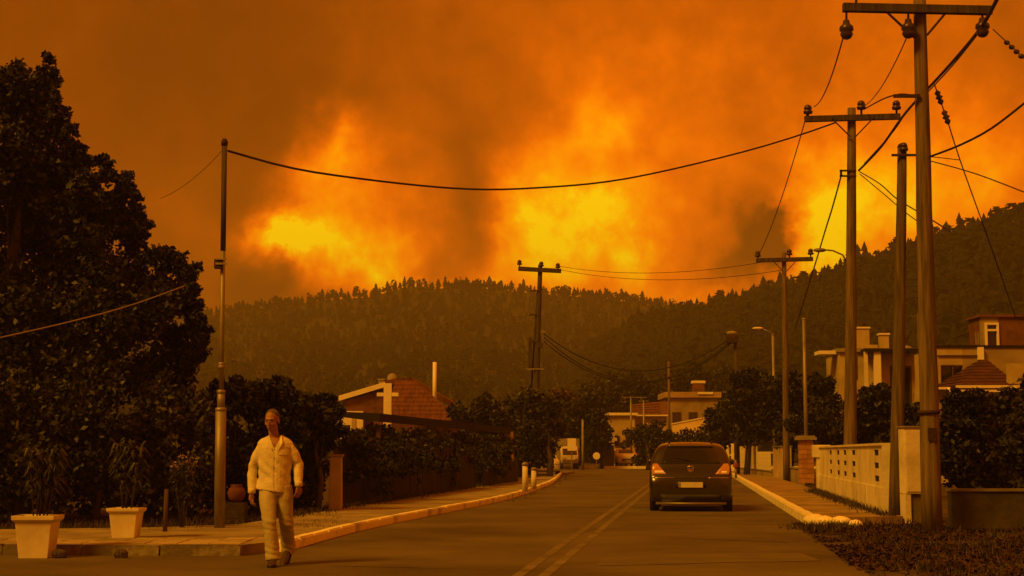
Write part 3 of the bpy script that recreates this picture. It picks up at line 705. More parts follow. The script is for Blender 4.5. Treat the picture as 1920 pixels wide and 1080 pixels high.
for sx_ in (sY(31.5), sY(33.3)): MB().box((sx_, 0, .32), (.03, th + .07, .6)).build('buttress', M_white, root)
MB().box((LW + .18, .02, .72), (.36, .34, 1.44)).build('pier', M_white, root); MB().box((LW + .2, .04, 1.3), (.5, .52, .36)).build('pier_block', M_white, root, bevel=.02)
cp_ = MB().box((LW / 2, 0, zt0 + .02), (LW, th + .08, .045)).build('coping', M_white, root)

p = gr(1711, 981); root = thing('electric_cabinet', 'tall pale metal meter cabinet on a low stand between two wooden poles', 'cabinet', p, .12)
cw = .34; z0, z1 = at(1711, 926, p.y).z, at(1711, 802, p.y).z
MB().box((0, 0, (z0 + z1) / 2), (cw, .3, z1 - z0)).build('cabinet_box', M_white, root, bevel=.012)
MB().box((.0, -.155, (z0 + z1) / 2), (cw - .05, .014, z1 - z0 - .08)).build('door', M_white, root, bevel=.004)
MB().box((0, 0, z1 + .015), (cw + .05, .36, .03)).build('lid', M_conc, root)
MB().box((-cw / 2 + .05, 0, z0 / 2 - .002), (.1, .28, z0)).build('stand', M_white, root); MB().box((.06, .02, z0 / 2 - .004), (.2, .24, z0)).build('stand', mat('olive_block', (.10, .085, .05), (.17, .14, .08), 3), root)

# brick pillar, plain wall pieces and picket fence further along
def pillar(px, Y, w, ztop, label, m, capm, base=0, group=None):
    p = at(px, 900, Y); root = thing('gate_pillar', label, 'pillar', (p.x, Y, .13), group=group)
    if m is M_brick:
        n = max(3, int((ztop - .13) / .17)); hh = (ztop - .13) / n
        for k in range(n):
            for s in (-1, 1):
                MB().box((s * w * (.25 if k % 2 else .23), 0, hh * (k + .5)), (w * (.49 if k % 2 else .47), w * (1 if k % 2 else .98), hh - .014)).build('block', mat('pinkish_brick', (.30, .15, .08), (.48, .27, .15), 3, .85, .3, rnd=.3), root)
        MB().box((0, 0, (ztop - .13) / 2), (w * .9, w * .9, ztop - .14)).build('core', M_conc, root)
    else: MB().box((0, 0, (ztop - .13) / 2), (w, w, ztop - .13)).build('shaft', m, root)
    c = MB().box((0, 0, ztop - .13 + .05), (w + .2, w + .2, .1)); c.box((0, 0, ztop - .13 + .13), (w + .1, w + .1, .06)); c.build('cap', capm, root)
    return root
pillar(1512, 58, .5, at(1512, 825, 58).z, 'brick gate pillar with a wide pale cap beside the whitewashed wall', M_brick, M_conc)
def lowwall(name, label, pxl, pyl, pxr, Yl, Yr, ht, m, thk=.2, z0=.0):
    a = at(pxl, 900, Yl); b_ = at(pxr, 900, Yr); a.z = b_.z = z0; d = b_ - a
    root = thing(name, label, 'wall', a, math.atan2(d.y, d.x))
    MB().box((d.length / 2, thk / 2, ht / 2), (d.length, thk, ht)).build('wall', m, root)
    MB().box((d.length / 2, thk / 2, ht + .025), (d.length + .04, thk + .08, .05)).build('coping', M_conc, root); return root
lowwall('garden_wall', 'low plaster wall joining the brick gate pillar to the pavement', 1478, 0, 1505, 66, 60, .62, M_ochred)
lowwall('garden_wall', 'pale upright wall slab between the picket fence and the brick pillar', 1450, 0, 1476, 72, 67, 1.5, mat('buff_plaster', (.36, .29, .2), (.52, .42, .28), 1, .85))
lowwall('garden_wall', 'low kerb wall under the white picket fence', 1386, 0, 1448, 92, 72, .38, M_ochred)
a = at(1388, 900, 90); b_ = at(1446, 900, 73); a.z = b_.z = .40; d = b_ - a
root = thing('picket_fence', 'white upright picket fence behind the right side of the dark car', 'fence', a, math.atan2(d.y, d.x))
n = 26
pick = MB().box((0, 0, .5), (1, .05, 1)).build('picket', M_white, root); 
for k in range(n):
    o = pick if k == 0 else pick.copy()
    if k: COL.objects.link(o)
    wide = k in (0, 5, 6, 11, 12); o.parent = root; o.location = (d.length * (k + .5) / n, 0, 0); o.scale = (.42 if wide else .24, 1, 1.2 + (.25 if k in (5, 6, 7, 8, 9) else 0) - (.3 if k > 15 else 0))
for z in (.2, .85): MB().box((d.length / 2, .07, z), (d.length, .05, .08)).build('rail', M_white, root)
a = at(1362, 900, 96)
root = thing('picket_fence', 'paler short fence panel just beside the roof of the dark car', 'fence', (a.x - .5, 96, .1), -.5)
for k in range(5): MB().box((k * .32, 0, .85), (.2, .05, 1.7)).build('picket', M_white, root)
MB().box((.65, .06, 1.0), (1.5, .05, .1)).build('rail', M_white, root)
# low boundary wall at the right edge
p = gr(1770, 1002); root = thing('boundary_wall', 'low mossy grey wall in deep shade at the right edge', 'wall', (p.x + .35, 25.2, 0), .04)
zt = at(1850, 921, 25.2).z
MB().box((2.6, 0, zt / 2), (5.2, .22, zt)).build('wall', mat('shaded_mossy_concrete', (.03, .028, .018), (.075, .065, .042), 2, .95, .6, 8), root); MB().box((2.6, 0, zt + .02), (5.24, .28, .04)).build('coping', mat('shaded_coping', (.12, .105, .085), (.2, .18, .15), 3), root)  # deep shade is put into the dark wall and coping colours

# ---------------------------------------------------------------- poles
def pin_insulator(b, c, s=1.0):
    b.lathe([(.018 * s, -.12 * s), (.02 * s, .0), (.075 * s, .01 * s), (.085 * s, .05 * s), (.05 * s, .075 * s), (.072 * s, .09 * s), (.06 * s, .14 * s), (.03 * s, .165 * s)], 12, c)
def pot_insulator(b, c, s=1.0):
    b.lathe([(.02 * s, .12 * s), (.05 * s, .10 * s), (.06 * s, .04 * s), (.11 * s, 0), (.115 * s, -.06 * s), (.085 * s, -.09 * s), (.105 * s, -.13 * s), (.07 * s, -.19 * s), (.03 * s, -.21 * s)], 14, c)
def pole_shaft(root, top, r0, r1, m, n=9, wig=.006):
    pts = []; rad = []
    for k in range(n + 1):
        u = k / n; pts.append(Vector((top.x * u + random.uniform(-wig, wig), top.y * u, top.z * u))); rad.append(r0 + (r1 - r0) * u)
    MB().tube(pts, rad, 14).build('shaft', m, root, smooth=True)
def crossarm(root, c, w, th, ang, m, braces=True, drop=.45, sag=0):
    b = MB(); rt = Matrix.Rotation(ang, 3, 'Y')
    b.box(c, (w, th, th * 1.15), rt); b.build('crossarm', m, root, bevel=.008)
    if braces:
        for s in (-1, 1):
            MB().tube([Vector(c) + rt @ Vector((s * w * .22, -th * .6, -.02)), Vector((c[0] + s * .06, c[1] - .02, c[2] - drop))], .018, 6).build('brace', M_rust, root)

# nearest tall pole
bp = gr(1748, 1001); Y1 = bp.y; tp = at(1723, -28, Y1)
root = thing('utility_pole', 'tallest weathered wooden power pole, its crossarm cut by the top of the view', 'power pole', bp)
pole_shaft(root, tp - bp, .165, .098, M_pole, 12)
def L1(px, py, dy=0): return at(px, py, Y1 + dy) - bp
c = L1(1720, 17, -.17); crossarm(root, c, 2.4, .12, R(1.2), M_poledk, False)
for (xa, ya, xb, yb_) in ((1660, 20, 1716, 72), (1775, 22, 1738, 66)):
    MB().tube([L1(xa, ya, -.2), L1(xb, yb_, -.12)], .02, 6).build('brace', M_rust, root)
for (px, py) in ((1587, 50), (1842, 46), (1703, 48)):
    b = MB(); pot_insulator(b, L1(px, py, -.17), 1.0); b.tube([L1(px, py - 14, -.17), L1(px, 18, -.17)], .018, 6); b.build('insulator', M_ceram, root, smooth=True)
MB().tube([L1(1605, 14, -.17), L1(1606, -25, -.17)], .02, 6).build('pin', M_rust, root)
b = MB()
for z in (3.2, 4.6, 5.9): b.tube([(-.2 + .0, -.14, z), (-.2, .1, z)], .012, 5)
MB().box(L1(1700, 180, -.12), (.42, .06, .05)).build('bracket', M_rust, root)
MB().lathe([(.178, -.03), (.182, .0), (.178, .03)], 14, (0, 0, 1.9)).build('band', M_rust, root, smooth=True)
MB().box((0, -.172, 1.55), (.14, .012, .2)).build('tag_plate', M_rust, root)

Y2 = 39.0; bp2 = Vector((at(1593, 900, Y2).x, Y2, .13)); tp2 = at(1597, 203, Y2)
root = thing('utility_pole', 'wooden power pole with three pin insulators, rising behind the whitewashed wall', 'power pole', bp2)
pole_shaft(root, tp2 - bp2, .17, .105, M_pole, 10)
def L2(px, py, dy=0): return at(px, py, Y2 + dy) - bp2
crossarm(root, L2(1598, 221, -.16), 2.44, .13, R(-1.6), M_poledk, True, .5)
for (px, py) in ((1515, 214), (1615, 206), (1681, 206)):
    b = MB(); pin_insulator(b, L2(px, py, -.16), 1.45); b.build('insulator', M_ceram, root, smooth=True)
b = MB(); b.box(L2(1590, 320, -.1), (.42, .06, .04)); b.box(L2(1590, 330, -.1), (.42, .06, .04)); b.box(L2(1577, 325, -.1), (.05, .06, .16)); b.build('bracket', M_rust, root)
b = MB(); b.tube([L2(1588, 492), L2(1580, 478), L2(1562, 470), L2(1542, 468)], .022, 8); b.build('lamp_arm', M_steel, root, smooth=True)
b = MB(); b.ell(L2(1537, 469), (.17, .09, .055), 12, 6); b.build('lamp_head', M_steel, root, smooth=True)

bp3 = gr(1680, 979); Y3 = bp3.y; tp3 = at(1692, 276, Y3)
root = thing('utility_pole', 'bare dark wooden pole without crossarm at the end of the whitewashed wall', 'power pole', bp3)
pole_shaft(root, tp3 - bp3, .135, .085, mat('brown_pole_wood', (.05, .038, .025), (.16, .12, .075), 5, .85, .6, stretch=(3, 3, .18), bscale=20), 10)
T3 = tp3 - bp3
MB().lathe([(.09, -.02), (.1, .0), (.08, .05), (.03, .08)], 12, T3).build('cap', M_rust, root, smooth=True)
b = MB().box(T3 + Vector((.03, -.1, -.17)), (.52, .05, .04)); b.build('bracket', M_rust, root)
b = MB(); pin_insulator(b, T3 + Vector((0, -.1, -.1)), 1.0); b.build('insulator', M_ceram, root, smooth=True)

Y4 = 65.0; bp4 = Vector((at(1475, 900, Y4).x, Y4, 0)); tp4 = at(1470, 473, Y4)
root = thing('utility_pole', 'slimmer distant power pole with a short crossarm above the dark shrubs', 'power pole', bp4)
pole_shaft(root, tp4 - bp4, .15, .09, M_pole, 8)
def L4(px, py, dy=0): return at(px, py, Y4 + dy) - bp4
crossarm(root, L4(1471, 487, -.15), 2.4, .15, R(-1.5), M_poledk, True, .5)
for (px, py) in ((1421, 482), (1480, 479), (1520, 478)):
    b = MB(); pin_insulator(b, L4(px, py, -.15), 1.6); b.build('insulator', M_ceram, root, smooth=True)
Y5 = 84.0; bp5 = Vector((at(1001, 900, Y5).x, Y5, 0)); tp5 = at(1013, 496, Y5)
root = thing('utility_pole', 'leaning power pole with ladder brackets standing before the far hill', 'power pole', bp5)
pole_shaft(root, tp5 - bp5, .19, .12, M_poledk, 8)
def L5(px, py, dy=0): return at(px, py, Y5 + dy) - bp5
crossarm(root, L5(1012, 506, -.16), 2.35, .2, R(3.2), M_poledk, False)
for (px, py) in ((974, 497), (1015, 500), (1046, 503)):
    b = MB(); pin_insulator(b, L5(px, py, -.16), 1.7); b.build('insulator', M_ceram, root, smooth=True)
MB().tube([L5(996, 730), L5(1008, 545)], .05, 6).build('strut', M_poledk, root, smooth=True)
for py in (545, 590, 640, 690):
    MB().box(L5(1004 - (py - 545) * .03, py, -.1), (.55, .08, .09)).build('bracket', M_poledk, root)
MB().box(L5(1018, 622, -.1), (.28, .12, .1)).build('junction_box', M_conc, root)
MB().box(L5(994, 660, -.1), (.18, .2, 1.6)).build('conduit', M_poledk, root); MB().box(L5(1013, 648, -.1), (.3, .2, .3)).build('junction_box', M_poledk, root)
MB().box(L5(1003, 692, -.16), (.95, .08, .07)).build('shelf', M_conc, root)
# short dark pole with a box, thin poles and lamp
Y7 = 82.0; p = at(1383, 900, Y7); root = thing('transformer_pole', 'short dark pole carrying a transformer box above the village trees', 'power pole', (p.x, Y7, 0))
z = at(1383, 622, Y7).z; MB().tube([(0, 0, 0), (0, 0, z)], [.15, .1], 10).build('shaft', M_poledk, root, smooth=True)
q = at(1372, 636, Y7); MB().box((q.x - p.x, -.2, q.z), (.62, .3, .42)).build('transformer', M_rust, root, bevel=.03); MB().ell((-.2, -.1, at(1378, 625, Y7).z), (.3, .14, .13), 10, 6).build('cap', M_conc, root, smooth=True)
def thin_pole(name, label, cat, px, ptop, Y, r, m, base=0, lean=0):
    a = at(px, 900, Y); z = at(px, ptop, Y).z; root = thing(name, label, cat, (a.x, Y, base))
    MB().tube([(0, 0, 0), (lean, 0, z - base)], [r, r * .75], 10).build('shaft', m, root, smooth=True); MB().ell((lean, 0, z - base), (r, r, r * .6), 8, 4).build('cap', M_conc, root, smooth=True)
    return root, z - base
thin_pole('plain_pole', 'slim bare grey pole rising behind the brick gate pillar', 'pole', 1513, 598, 60, .085, M_steel)
root, z = thin_pole('street_lamp', 'grey street lamp with a curved arm above the dark shrubs', 'street lamp', 1454, 628, 75, .09, M_steel)
b = MB(); b.tube([(0, 0, z), (-.12, 0, z + .15), (-.5, 0, z + .28)], .035, 8); b.build('arm', M_steel, root, smooth=True)
MB().ell((-.72, 0, z + .32), (.28, .12, .07), 12, 6).build('lamp_head', M_white, root, smooth=True)
thin_pole('plain_pole', 'thin bare pole in front of the large ochre block', 'pole', 1256, 680, 118, .11, M_pole)
for (px, pt, lab) in ((1184, 745, 'taller thin mast with a crossbar over the small village houses'), (1208, 752, 'thin mast just beside the crossbar mast over the red tiled roof')):
    root, z = thin_pole('mast', lab, 'mast', px, pt, 124, .09, M_steel)
    MB().box((.3 if px < 1200 else 0, 0, z), (2.0 if px < 1200 else .8, .07, .07)).build('crossbar', M_steel, root)
thin_pole('plain_pole', 'slender pale post standing among the trees beyond the bend', 'pole', 1093, 788, 112, .1, M_conc)

# stepped tubular pole on the left pavement
bpL = gr(411, 1005); YL = bpL.y; tpL = at(421, 266, YL); T = tpL - bpL
root = thing('tubular_pole', 'stepped steel pole with a small box, holding the cable over the road', 'pole', bpL)
def fz(py): return (at(415, py, YL).z) / tpL.z
def seg(u0, u1, r, m, nm): return MB().tube([T * u0, T * u1], r, 14).build(nm, m, root, smooth=True)
u1, u2, u3 = fz(768), fz(735), fz(470)
seg(0, u1, .082, M_steel, 'lower_tube'); seg(u1, u2, .06, M_steel, 'collar_tube'); seg(u2, u3, .037, M_steel, 'middle_tube'); seg(u3, 1, .042, M_poledk, 'upper_tube')
for (u, r) in ((u1, .088), (u2, .07), (fz(688), .056), (fz(683), .05)): MB().lathe([(r * .8, -.03), (r, -.02), (r, .02), (r * .7, .035)], 14, T * u).build('collar', M_steel, root, smooth=True)
MB().lathe([(.14, 0), (.14, .015), (.1, .02)], 14).build('base_plate', M_steel, root)
MB().lathe([(.05, -.06), (.055, .0), (.03, .05)], 12, T).build('cap', M_rust, root, smooth=True)
q = at(410, 495, YL - .05) - bpL; MB().box(q + Vector((0, 0, 0)), (.13, .09, .15)).build('box', M_rust, root, bevel=.01)
b = MB(); b.box(q + Vector((.05, -.05, -.0)), (.18, .03, .03)); b.box(q + Vector((.05, -.05, .07)), (.16, .03, .02)); b.build('clamp', M_conc, root)

# ---------------------------------------------------------------- wires
def wire(label, pts, r, m=M_cable, group='overhead wires', sag=0, n=24, name='overhead_wire'):
    """pts: world points; two points hang as a parabola with the given sag"""
    if len(pts) == 2:
        a, b_ = Vector(pts[0]), Vector(pts[1]); P = [a.lerp(b_, i / n) - Vector((0, 0, sag * 4 * (i / n) * (1 - i / n))) for i in range(n + 1)]
    else: P = resample([Vector(p) for p in pts], max(.3, (Vector(pts[0]) - Vector(pts[-1])).length / 30))
    return tag(MB().tube(P, r, 6).build(name, m, smooth=True), label, 'wire', group)
wire('thick cable sagging across the road from the stepped steel pole', [at(428, 283, YL), at(590, 323, 26.5), at(850, 353, 31), at(1010, 352, 34), at(1180, 334, 36.5), at(1400, 283, 38), at(1550, 236, 38.7), at(1597, 215, 38.8)], .021, sag=0)
wire('wire from the hanging insulator at the tall pole arm tip to the second pole', [at(1582, 66, Y1), at(1526, 200, Y2)], .012, sag=.25)
wire('wire from the middle insulator of the tall pole to the second pole', [at(1702, 66, Y1), at(1618, 200, Y2)], .010, sag=.2)
wire('wire running on from the second pole down to the distant crossarm', [at(1514, 210, Y2), at(1421, 480, Y4)], .014, sag=.35)
wire('thick twisted cable dropping from the top corner to the second pole bracket', [at(1875, -12, Y1 - 3), at(1842, 48, Y1 - .2), at(1800, 100, 27), at(1755, 150, 29.5), at(1715, 192, 32), at(1690, 222, 34), at(1650, 278, 37), at(1610, 320, 38.8)], .030)
wire('second strand beside the thick twisted cable', [at(1836, 60, Y1 - .2), at(1790, 118, 27), at(1742, 170, 29.5), at(1703, 206, 32), at(1672, 250, 36), at(1612, 316, 38.8)], .014)
wire('cable running from the second pole bracket down to its lamp', [at(1577, 330, Y2), at(1562, 385, Y2 + 1), at(1548, 430, Y2 + 3), at(1527, 500, Y2 + 8), at(1490, 620, 60)], .020)
wire('short jumper wire from the second pole insulator up to the tall pole', [at(1620, 205, Y2), at(1655, 186, 34), at(1686, 177, 28), at(1712, 179, Y1)], .016)
wire('upper cable leaving the tall pole towards the picture edge', [at(1740, 295, Y1), at(1800, 272, 23), at(1860, 240, 22), at(1935, 182, 20.5)], .017)
wire('thin lower wire leaving the tall pole towards the picture edge', [at(1745, 302, Y1), at(1830, 326, 23), at(1940, 368, 22)], .010)
wire('thin faint wire just under the upper cable of the tall pole', [at(1700, 292, Y3), at(1745, 294, Y1 + 1), at(1800, 300, 25)], .008)
wire('cable from the second pole bracket past the bare dark pole', [at(1612, 322, Y2), at(1650, 345, 36), at(1682, 373, 32), at(1735, 405, 29), at(1785, 436, 27)], .013)
wire('lower strand sagging beside the cable past the bare dark pole', [at(1612, 326, Y2), at(1655, 362, 37), at(1700, 400, 34), at(1745, 432, 32)], .011)
root = thing('guy_wire', 'slanting stay wire with two dark insulators fixed to the tall pole', 'guy wire', at(1752, 158, Y1 - .1))
o0 = root.location.copy()
P = [at(1752, 158, Y1 - .1) - o0, at(1777, 228, Y1 + .4) - o0, at(1800, 300, Y1 + 1) - o0, at(1850, 440, Y1 + 3) - o0, at(1906, 600, Y1 + 6) - o0]
MB().tube(resample(P, .4), .010, 6).build('wire', M_cable, root, smooth=True)
for (px, py) in ((1761, 183), (1774, 220)):
    q = at(px, py, Y1 + .2) - o0; b = MB(); b.lathe([(.02, -.12), (.055, -.07), (.03, -.03), (.065, 0), (.03, .04), (.055, .08), (.02, .12)], 10)
    b.v = [tuple(Matrix.Rotation(R(18), 3, 'Y').inverted() @ Vector(v) + q) for v in b.v]; b.build('insulator', M_ceram, root, smooth=True)
root = thing('insulated_wire', 'wire with a string of dark insulators in the top corner beyond the tall pole', 'wire', at(1862, 55, Y1)); o0 = root.location.copy()
MB().tube([Vector((0, 0, 0)), at(1940, 128, Y1 - 2) - o0], .009, 6).build('wire', M_cable, root)
for k in range(4):
    q = at(1888 + k * 9, 80 + k * 8.5, Y1 - .5 - k * .3) - o0; MB().ell(q, (.05, .04, .04), 10, 6).build('insulator', M_ceram, root, smooth=True)
wire('pale wire running up across the big dark tree', [at(-40, 642, 21), at(120, 606, 22), at(240, 574, 22.6), at(352, 534, YL)], .009, M_wirelt, group='wires by the big tree')
wire('faint thin wire between the big tree and the top of the stepped pole', [at(300, 372, 28), at(415, 284, YL)], .0045, sag=.1, group='wires by the big tree')
for k, (dy0, dy1, sg, lab) in enumerate(((0, 0, 1.9, 'top'), (6, 6, 2.3, 'second'), (14, 10, 2.2, 'third'))):
    wire(lab + ' cable of the three sagging between the leaning pole and the transformer box', [at(1020, 626 + dy0, Y5), at(1372, 632 + dy1, Y7)], .035, sag=sg, group='sagging village cables')
for k, (ya, yb_) in enumerate(((499, 496), (505, 518))):
    wire(('upper' if k == 0 else 'lower') + ' of two faint wires before the fire glow leaving the leaning pole', [at(1047, ya, Y5), at(1470, yb_ - 12, Y4)], .012, sag=.5, group='faint wires before the glow')

# ---------------------------------------------------------------- trees and shrubs
def limbs(root, tips, h, r, m=M_bark, n=9):
    """tapered trunk and limbs that reach into the crown (local coordinates)"""
    b = MB(); P = [(0, 0, 0), (.03 * h, .01 * h, h * .3), (-.02 * h, .02 * h, h * .5), (0, 0, h * .66)]
    b.tube(P, [r * 1.25, r, r * .6, .02], n)
    for (x, y, z) in tips:
        z0 = max(h * .18, min(z * .45, h * .4)); s = Vector((0, 0, z0)); e = Vector((x, y, z)); mid = s.lerp(e, .5) + Vector((0, 0, -.06 * h))
        b.tube([s, mid, s.lerp(e, .85)], [min(r * .4, .07), min(r * .2, .03), .006], 6)
    return b.build('trunk', m, root, smooth=True)
def tree(name, label, cat, base, clumps, nleaf, leaf, m, r=.15, group=None, k=6, fr=.42, seed=1, wid=.55, droop=0, crownname='crown', fuzz=.34):
    root = thing(name, label, cat, base, group=group); bx, by, bz = base
    loc = [(x - bx, y - by, z - bz, a, b_, c) for (x, y, z, a, b_, c) in clumps]
    small = sub_clumps(loc, k, fr, seed) + [(x, y, z, a * .72, b_ * .72, c * .72) for (x, y, z, a, b_, c) in loc]
    small = [(x, y, max(z, c * .8), a, b_, c) for (x, y, z, a, b_, c) in small]
    h = max(z + c for (_, _, z, _, _, c) in loc)
    limbs(root, [(x, y, z) for (x, y, z, *_r) in loc[-10:]], h, r)
    me = leaf_mesh(crownname, small, nleaf, leaf, m, wid=wid, seed=seed, droop=droop, fuzz=fuzz)
    link(crownname, me, None, root); return root
def pc(px, py, rp, Y, sy=.8, sz=1.0):
    p = at(px, py, Y); r = rp * Y / F; return (p.x, p.y, p.z, r, r * sy, r * sz)

Yt = 30.0
OUT = [(95, 118), (116, 155), (112, 200), (135, 238), (160, 282), (203, 305), (243, 332), (250, 370), (272, 420), (284, 458), (272, 484), (318, 472), (345, 490), (363, 515), (360, 560), (384, 600), (390, 650)]
sprig = [(a[0] + (b_[0] - a[0]) * u + random.gauss(-8, 9), a[1] + (b_[1] - a[1]) * u + random.gauss(4, 9), random.uniform(9, 17)) for a, b_ in zip(OUT, OUT[1:]) for u in (.1, .35, .6, .85)]
big = sprig + [(82, 140, 20), (50, 165, 42), (20, 150, 40), (80, 178, 30), (105, 240, 28), (130, 310, 34), (155, 355, 40), (200, 385, 40), (240, 435, 26), (235, 510, 52), (305, 550, 40), (365, 665, 22), (0, 200, 80), (98, 208, 18), (45, 215, 56), (128, 272, 18), (75, 320, 76), (196, 330, 17), (165, 355, 28), (228, 352, 16), (225, 405, 28), (160, 430, 80), (250, 455, 18),
       (40, 450, 150), (308, 492, 30), (345, 506, 24), (275, 560, 70), (352, 572, 32), (200, 600, 120), (345, 640, 46), (40, 620, 150), (10, 300, 90), (-90, 300, 120), (-150, 480, 150),
       (-60, 170, 66), (-220, 640, 140), (305, 690, 70), (150, 730, 110), (-20, 770, 110), (370, 620, 26)]
base = (at(20, 900, Yt).x, Yt, 0)
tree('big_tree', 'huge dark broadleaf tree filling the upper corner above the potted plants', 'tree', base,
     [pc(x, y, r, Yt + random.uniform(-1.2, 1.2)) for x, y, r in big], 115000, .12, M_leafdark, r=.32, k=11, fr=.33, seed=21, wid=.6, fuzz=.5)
shr = [('tall dark shrub under the big tree behind the nearer pot', 30, 27.0, [(0, 770, 80), (80, 800, 70), (-70, 800, 80), (60, 880, 70), (-20, 900, 80)], 9000),
       ('dark shrub under the big tree between the two potted plants', 180, 27.6, [(160, 790, 75), (215, 830, 60), (150, 890, 60), (230, 900, 55)], 8000),
       ('olive shrub in the gap between the far pot and the stepped steel pole', 320, 28.3, [(300, 770, 66), (268, 835, 46), (365, 790, 56), (310, 880, 60), (370, 890, 55)], 8000),
       ('rounded leafy shrub just behind the stepped steel pole', 430, 30.0, [(400, 768, 50), (450, 750, 46), (430, 840, 62), (470, 900, 50), (400, 905, 50)], 8500),
       ('tall leafy shrub rising behind the head of the walking man', 510, 30.6, [(500, 748, 44), (538, 762, 46), (515, 820, 60), (520, 900, 60)], 8500),
       ('spreading shrub between the walking man and the concrete gate post', 595, 31.0, [(585, 775, 44), (612, 795, 36), (570, 850, 44), (578, 885, 24), (556, 920, 40)], 8000)]
for i, (lab, px, Y, cl, n) in enumerate(shr):
    b0 = (at(px, 900, Y).x, Y, 0)
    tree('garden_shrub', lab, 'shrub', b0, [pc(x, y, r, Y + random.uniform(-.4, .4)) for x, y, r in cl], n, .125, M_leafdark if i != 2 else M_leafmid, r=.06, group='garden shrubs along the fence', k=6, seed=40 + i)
cl = []
g = random.Random(44)
for i in range(64):
    Y = 34 + 26 * (i / 63) ** 1.1; q = road(-7.35 + g.uniform(-.25, .1) + (.25 if Y > 50 else 0), Y); r_ = g.uniform(.22, .5)
    cl.append((q.x, q.y, g.uniform(.7, 1.55), r_, r_, r_ * g.uniform(.6, 1.1)))
tag(link('creeper', leaf_mesh('creeper', sub_clumps(cl, 5, .45, 12), 17000, .11, M_leafdark, seed=61, fuzz=.5), None), 'untidy dark creeper climbing over the long board fence', 'creeper')
# undergrowth behind the board fence and further left
tag(link('undergrowth', leaf_mesh('undergrowth', sub_clumps([pc(x, y, r, Y) for x, y, r, Y in ((680, 856, 40, 36), (740, 862, 40, 37), (800, 860, 36, 38), (672, 880, 34, 34.5), (-40, 940, 50, 26), (100, 950, 40, 26.5), (270, 940, 45, 27.5), (340, 950, 30, 28), (-160, 900, 90, 26)) ] + [pc(x, y + 10 * math.sin(x), 58, 31.5) for x in range(-260, 580, 44) for y in (880, 925)], 7, .42, 5), 30000, .12, M_leafdark, seed=77), None, kind='stuff'), 'dark undergrowth filling the gaps below the shrubs', 'undergrowth')

# trees of the village, seen beyond the bend and beside the right-hand houses
vt = [  # label, base px, Y, clumps, material, leaves, leaf size
 ('olive tree beyond the carport roof, left of the leaning pole', 900, 78, [(860, 775, 26), (900, 770, 30), (935, 785, 26), (905, 800, 34)], M_leafmid, 3800, .24),
 ('rusty-leaved tree at the foot of the leaning power pole', 975, 80, [(960, 765, 34), (1000, 755, 36), (1030, 770, 34), (985, 800, 44), (1020, 825, 42)], M_leafmid, 5200, .24),
 ('dark tree between the leaning pole and the parked truck', 1030, 74, [(1000, 815, 36), (1020, 845, 30), (985, 850, 30)], M_leafdark, 3600, .2),
 ('reddish bush on the slope behind the leaning pole', 1050, 125, [(1045, 745, 24), (1070, 755, 26), (1060, 785, 30)], M_leafred, 2400, .34),
 ('dark tree behind the slender pale post beyond the bend', 1085, 122, [(1085, 770, 32), (1110, 760, 30), (1100, 800, 40), (1075, 820, 34)], M_leafdark, 4200, .32),
 ('dark round tree left of the small white-edged house', 1128, 120, [(1125, 790, 24), (1118, 825, 30), (1135, 815, 22)], M_leafdark, 2600, .3),
 ('hazy tree on the rise above the small village houses', 1140, 175, [(1120, 735, 34), (1155, 725, 34), (1190, 730, 34), (1150, 760, 40)], M_leafmid, 4000, .42),
 ('dark tree directly behind the red tiled village roof', 1215, 160, [(1205, 735, 26), (1230, 742, 26), (1215, 765, 26)], M_leafdark, 3000, .4),
 ('hazy tree on the rise above the large ochre block', 1285, 190, [(1265, 712, 28), (1300, 705, 30), (1345, 715, 32)], M_leafmid, 3000, .45),
 ('broad olive bush in front of the village houses, beside the dark car', 1215, 112, [(1195, 822, 26), (1225, 812, 26), (1245, 830, 26), (1214, 850, 24)], M_leafmid, 5200, .22),
 ('low dark bush directly behind the roof of the dark car', 1280, 116, [(1270, 828, 22), (1300, 822, 24), (1330, 822, 24), (1290, 850, 30)], M_leafdark, 3600, .24),
 ('olive tree spreading behind the far fence panel', 1345, 84, [(1340, 790, 26), (1365, 770, 34), (1350, 820, 30)], M_leafmid, 3600, .22),
 ('dark tree behind the white picket fence', 1400, 80, [(1395, 720, 30), (1425, 712, 30), (1385, 760, 40), (1430, 765, 44), (1400, 810, 36)], M_leafdark, 7000, .22),
 ('dark tree between the street lamp and the slim grey pole', 1480, 70, [(1475, 730, 36), (1460, 775, 50), (1500, 780, 46), (1480, 815, 40)], M_leafdark, 7500, .2),
 ('dark tree left of the yellow house behind the brick gate pillar', 1540, 64, [(1535, 725, 28), (1555, 760, 34), (1530, 790, 44), (1560, 815, 40)], M_leafdark, 6500, .19),
 ('dense garden tree in front of the yellow house, between two poles', 1640, 50, [(1640, 745, 32), (1620, 775, 40), (1660, 775, 40), (1640, 815, 50), (1600, 815, 36)], M_leafdark, 9000, .17),
 ('low garden tree behind the electric cabinet', 1705, 44, [(1700, 790, 34), (1720, 780, 30), (1730, 820, 40), (1695, 840, 40)], M_leafdark, 7000, .16),
]
for i, (lab, px, Y, cl, m, n, lf) in enumerate(vt):
    tree('village_tree', lab, 'tree', (at(px, 900, Y).x, Y, 0), [pc(x, y, r, Y + random.uniform(-.8, .8)) for x, y, r in cl], n, lf, m, r=.14, group='village trees', k=6, fr=.42, seed=90 + i)
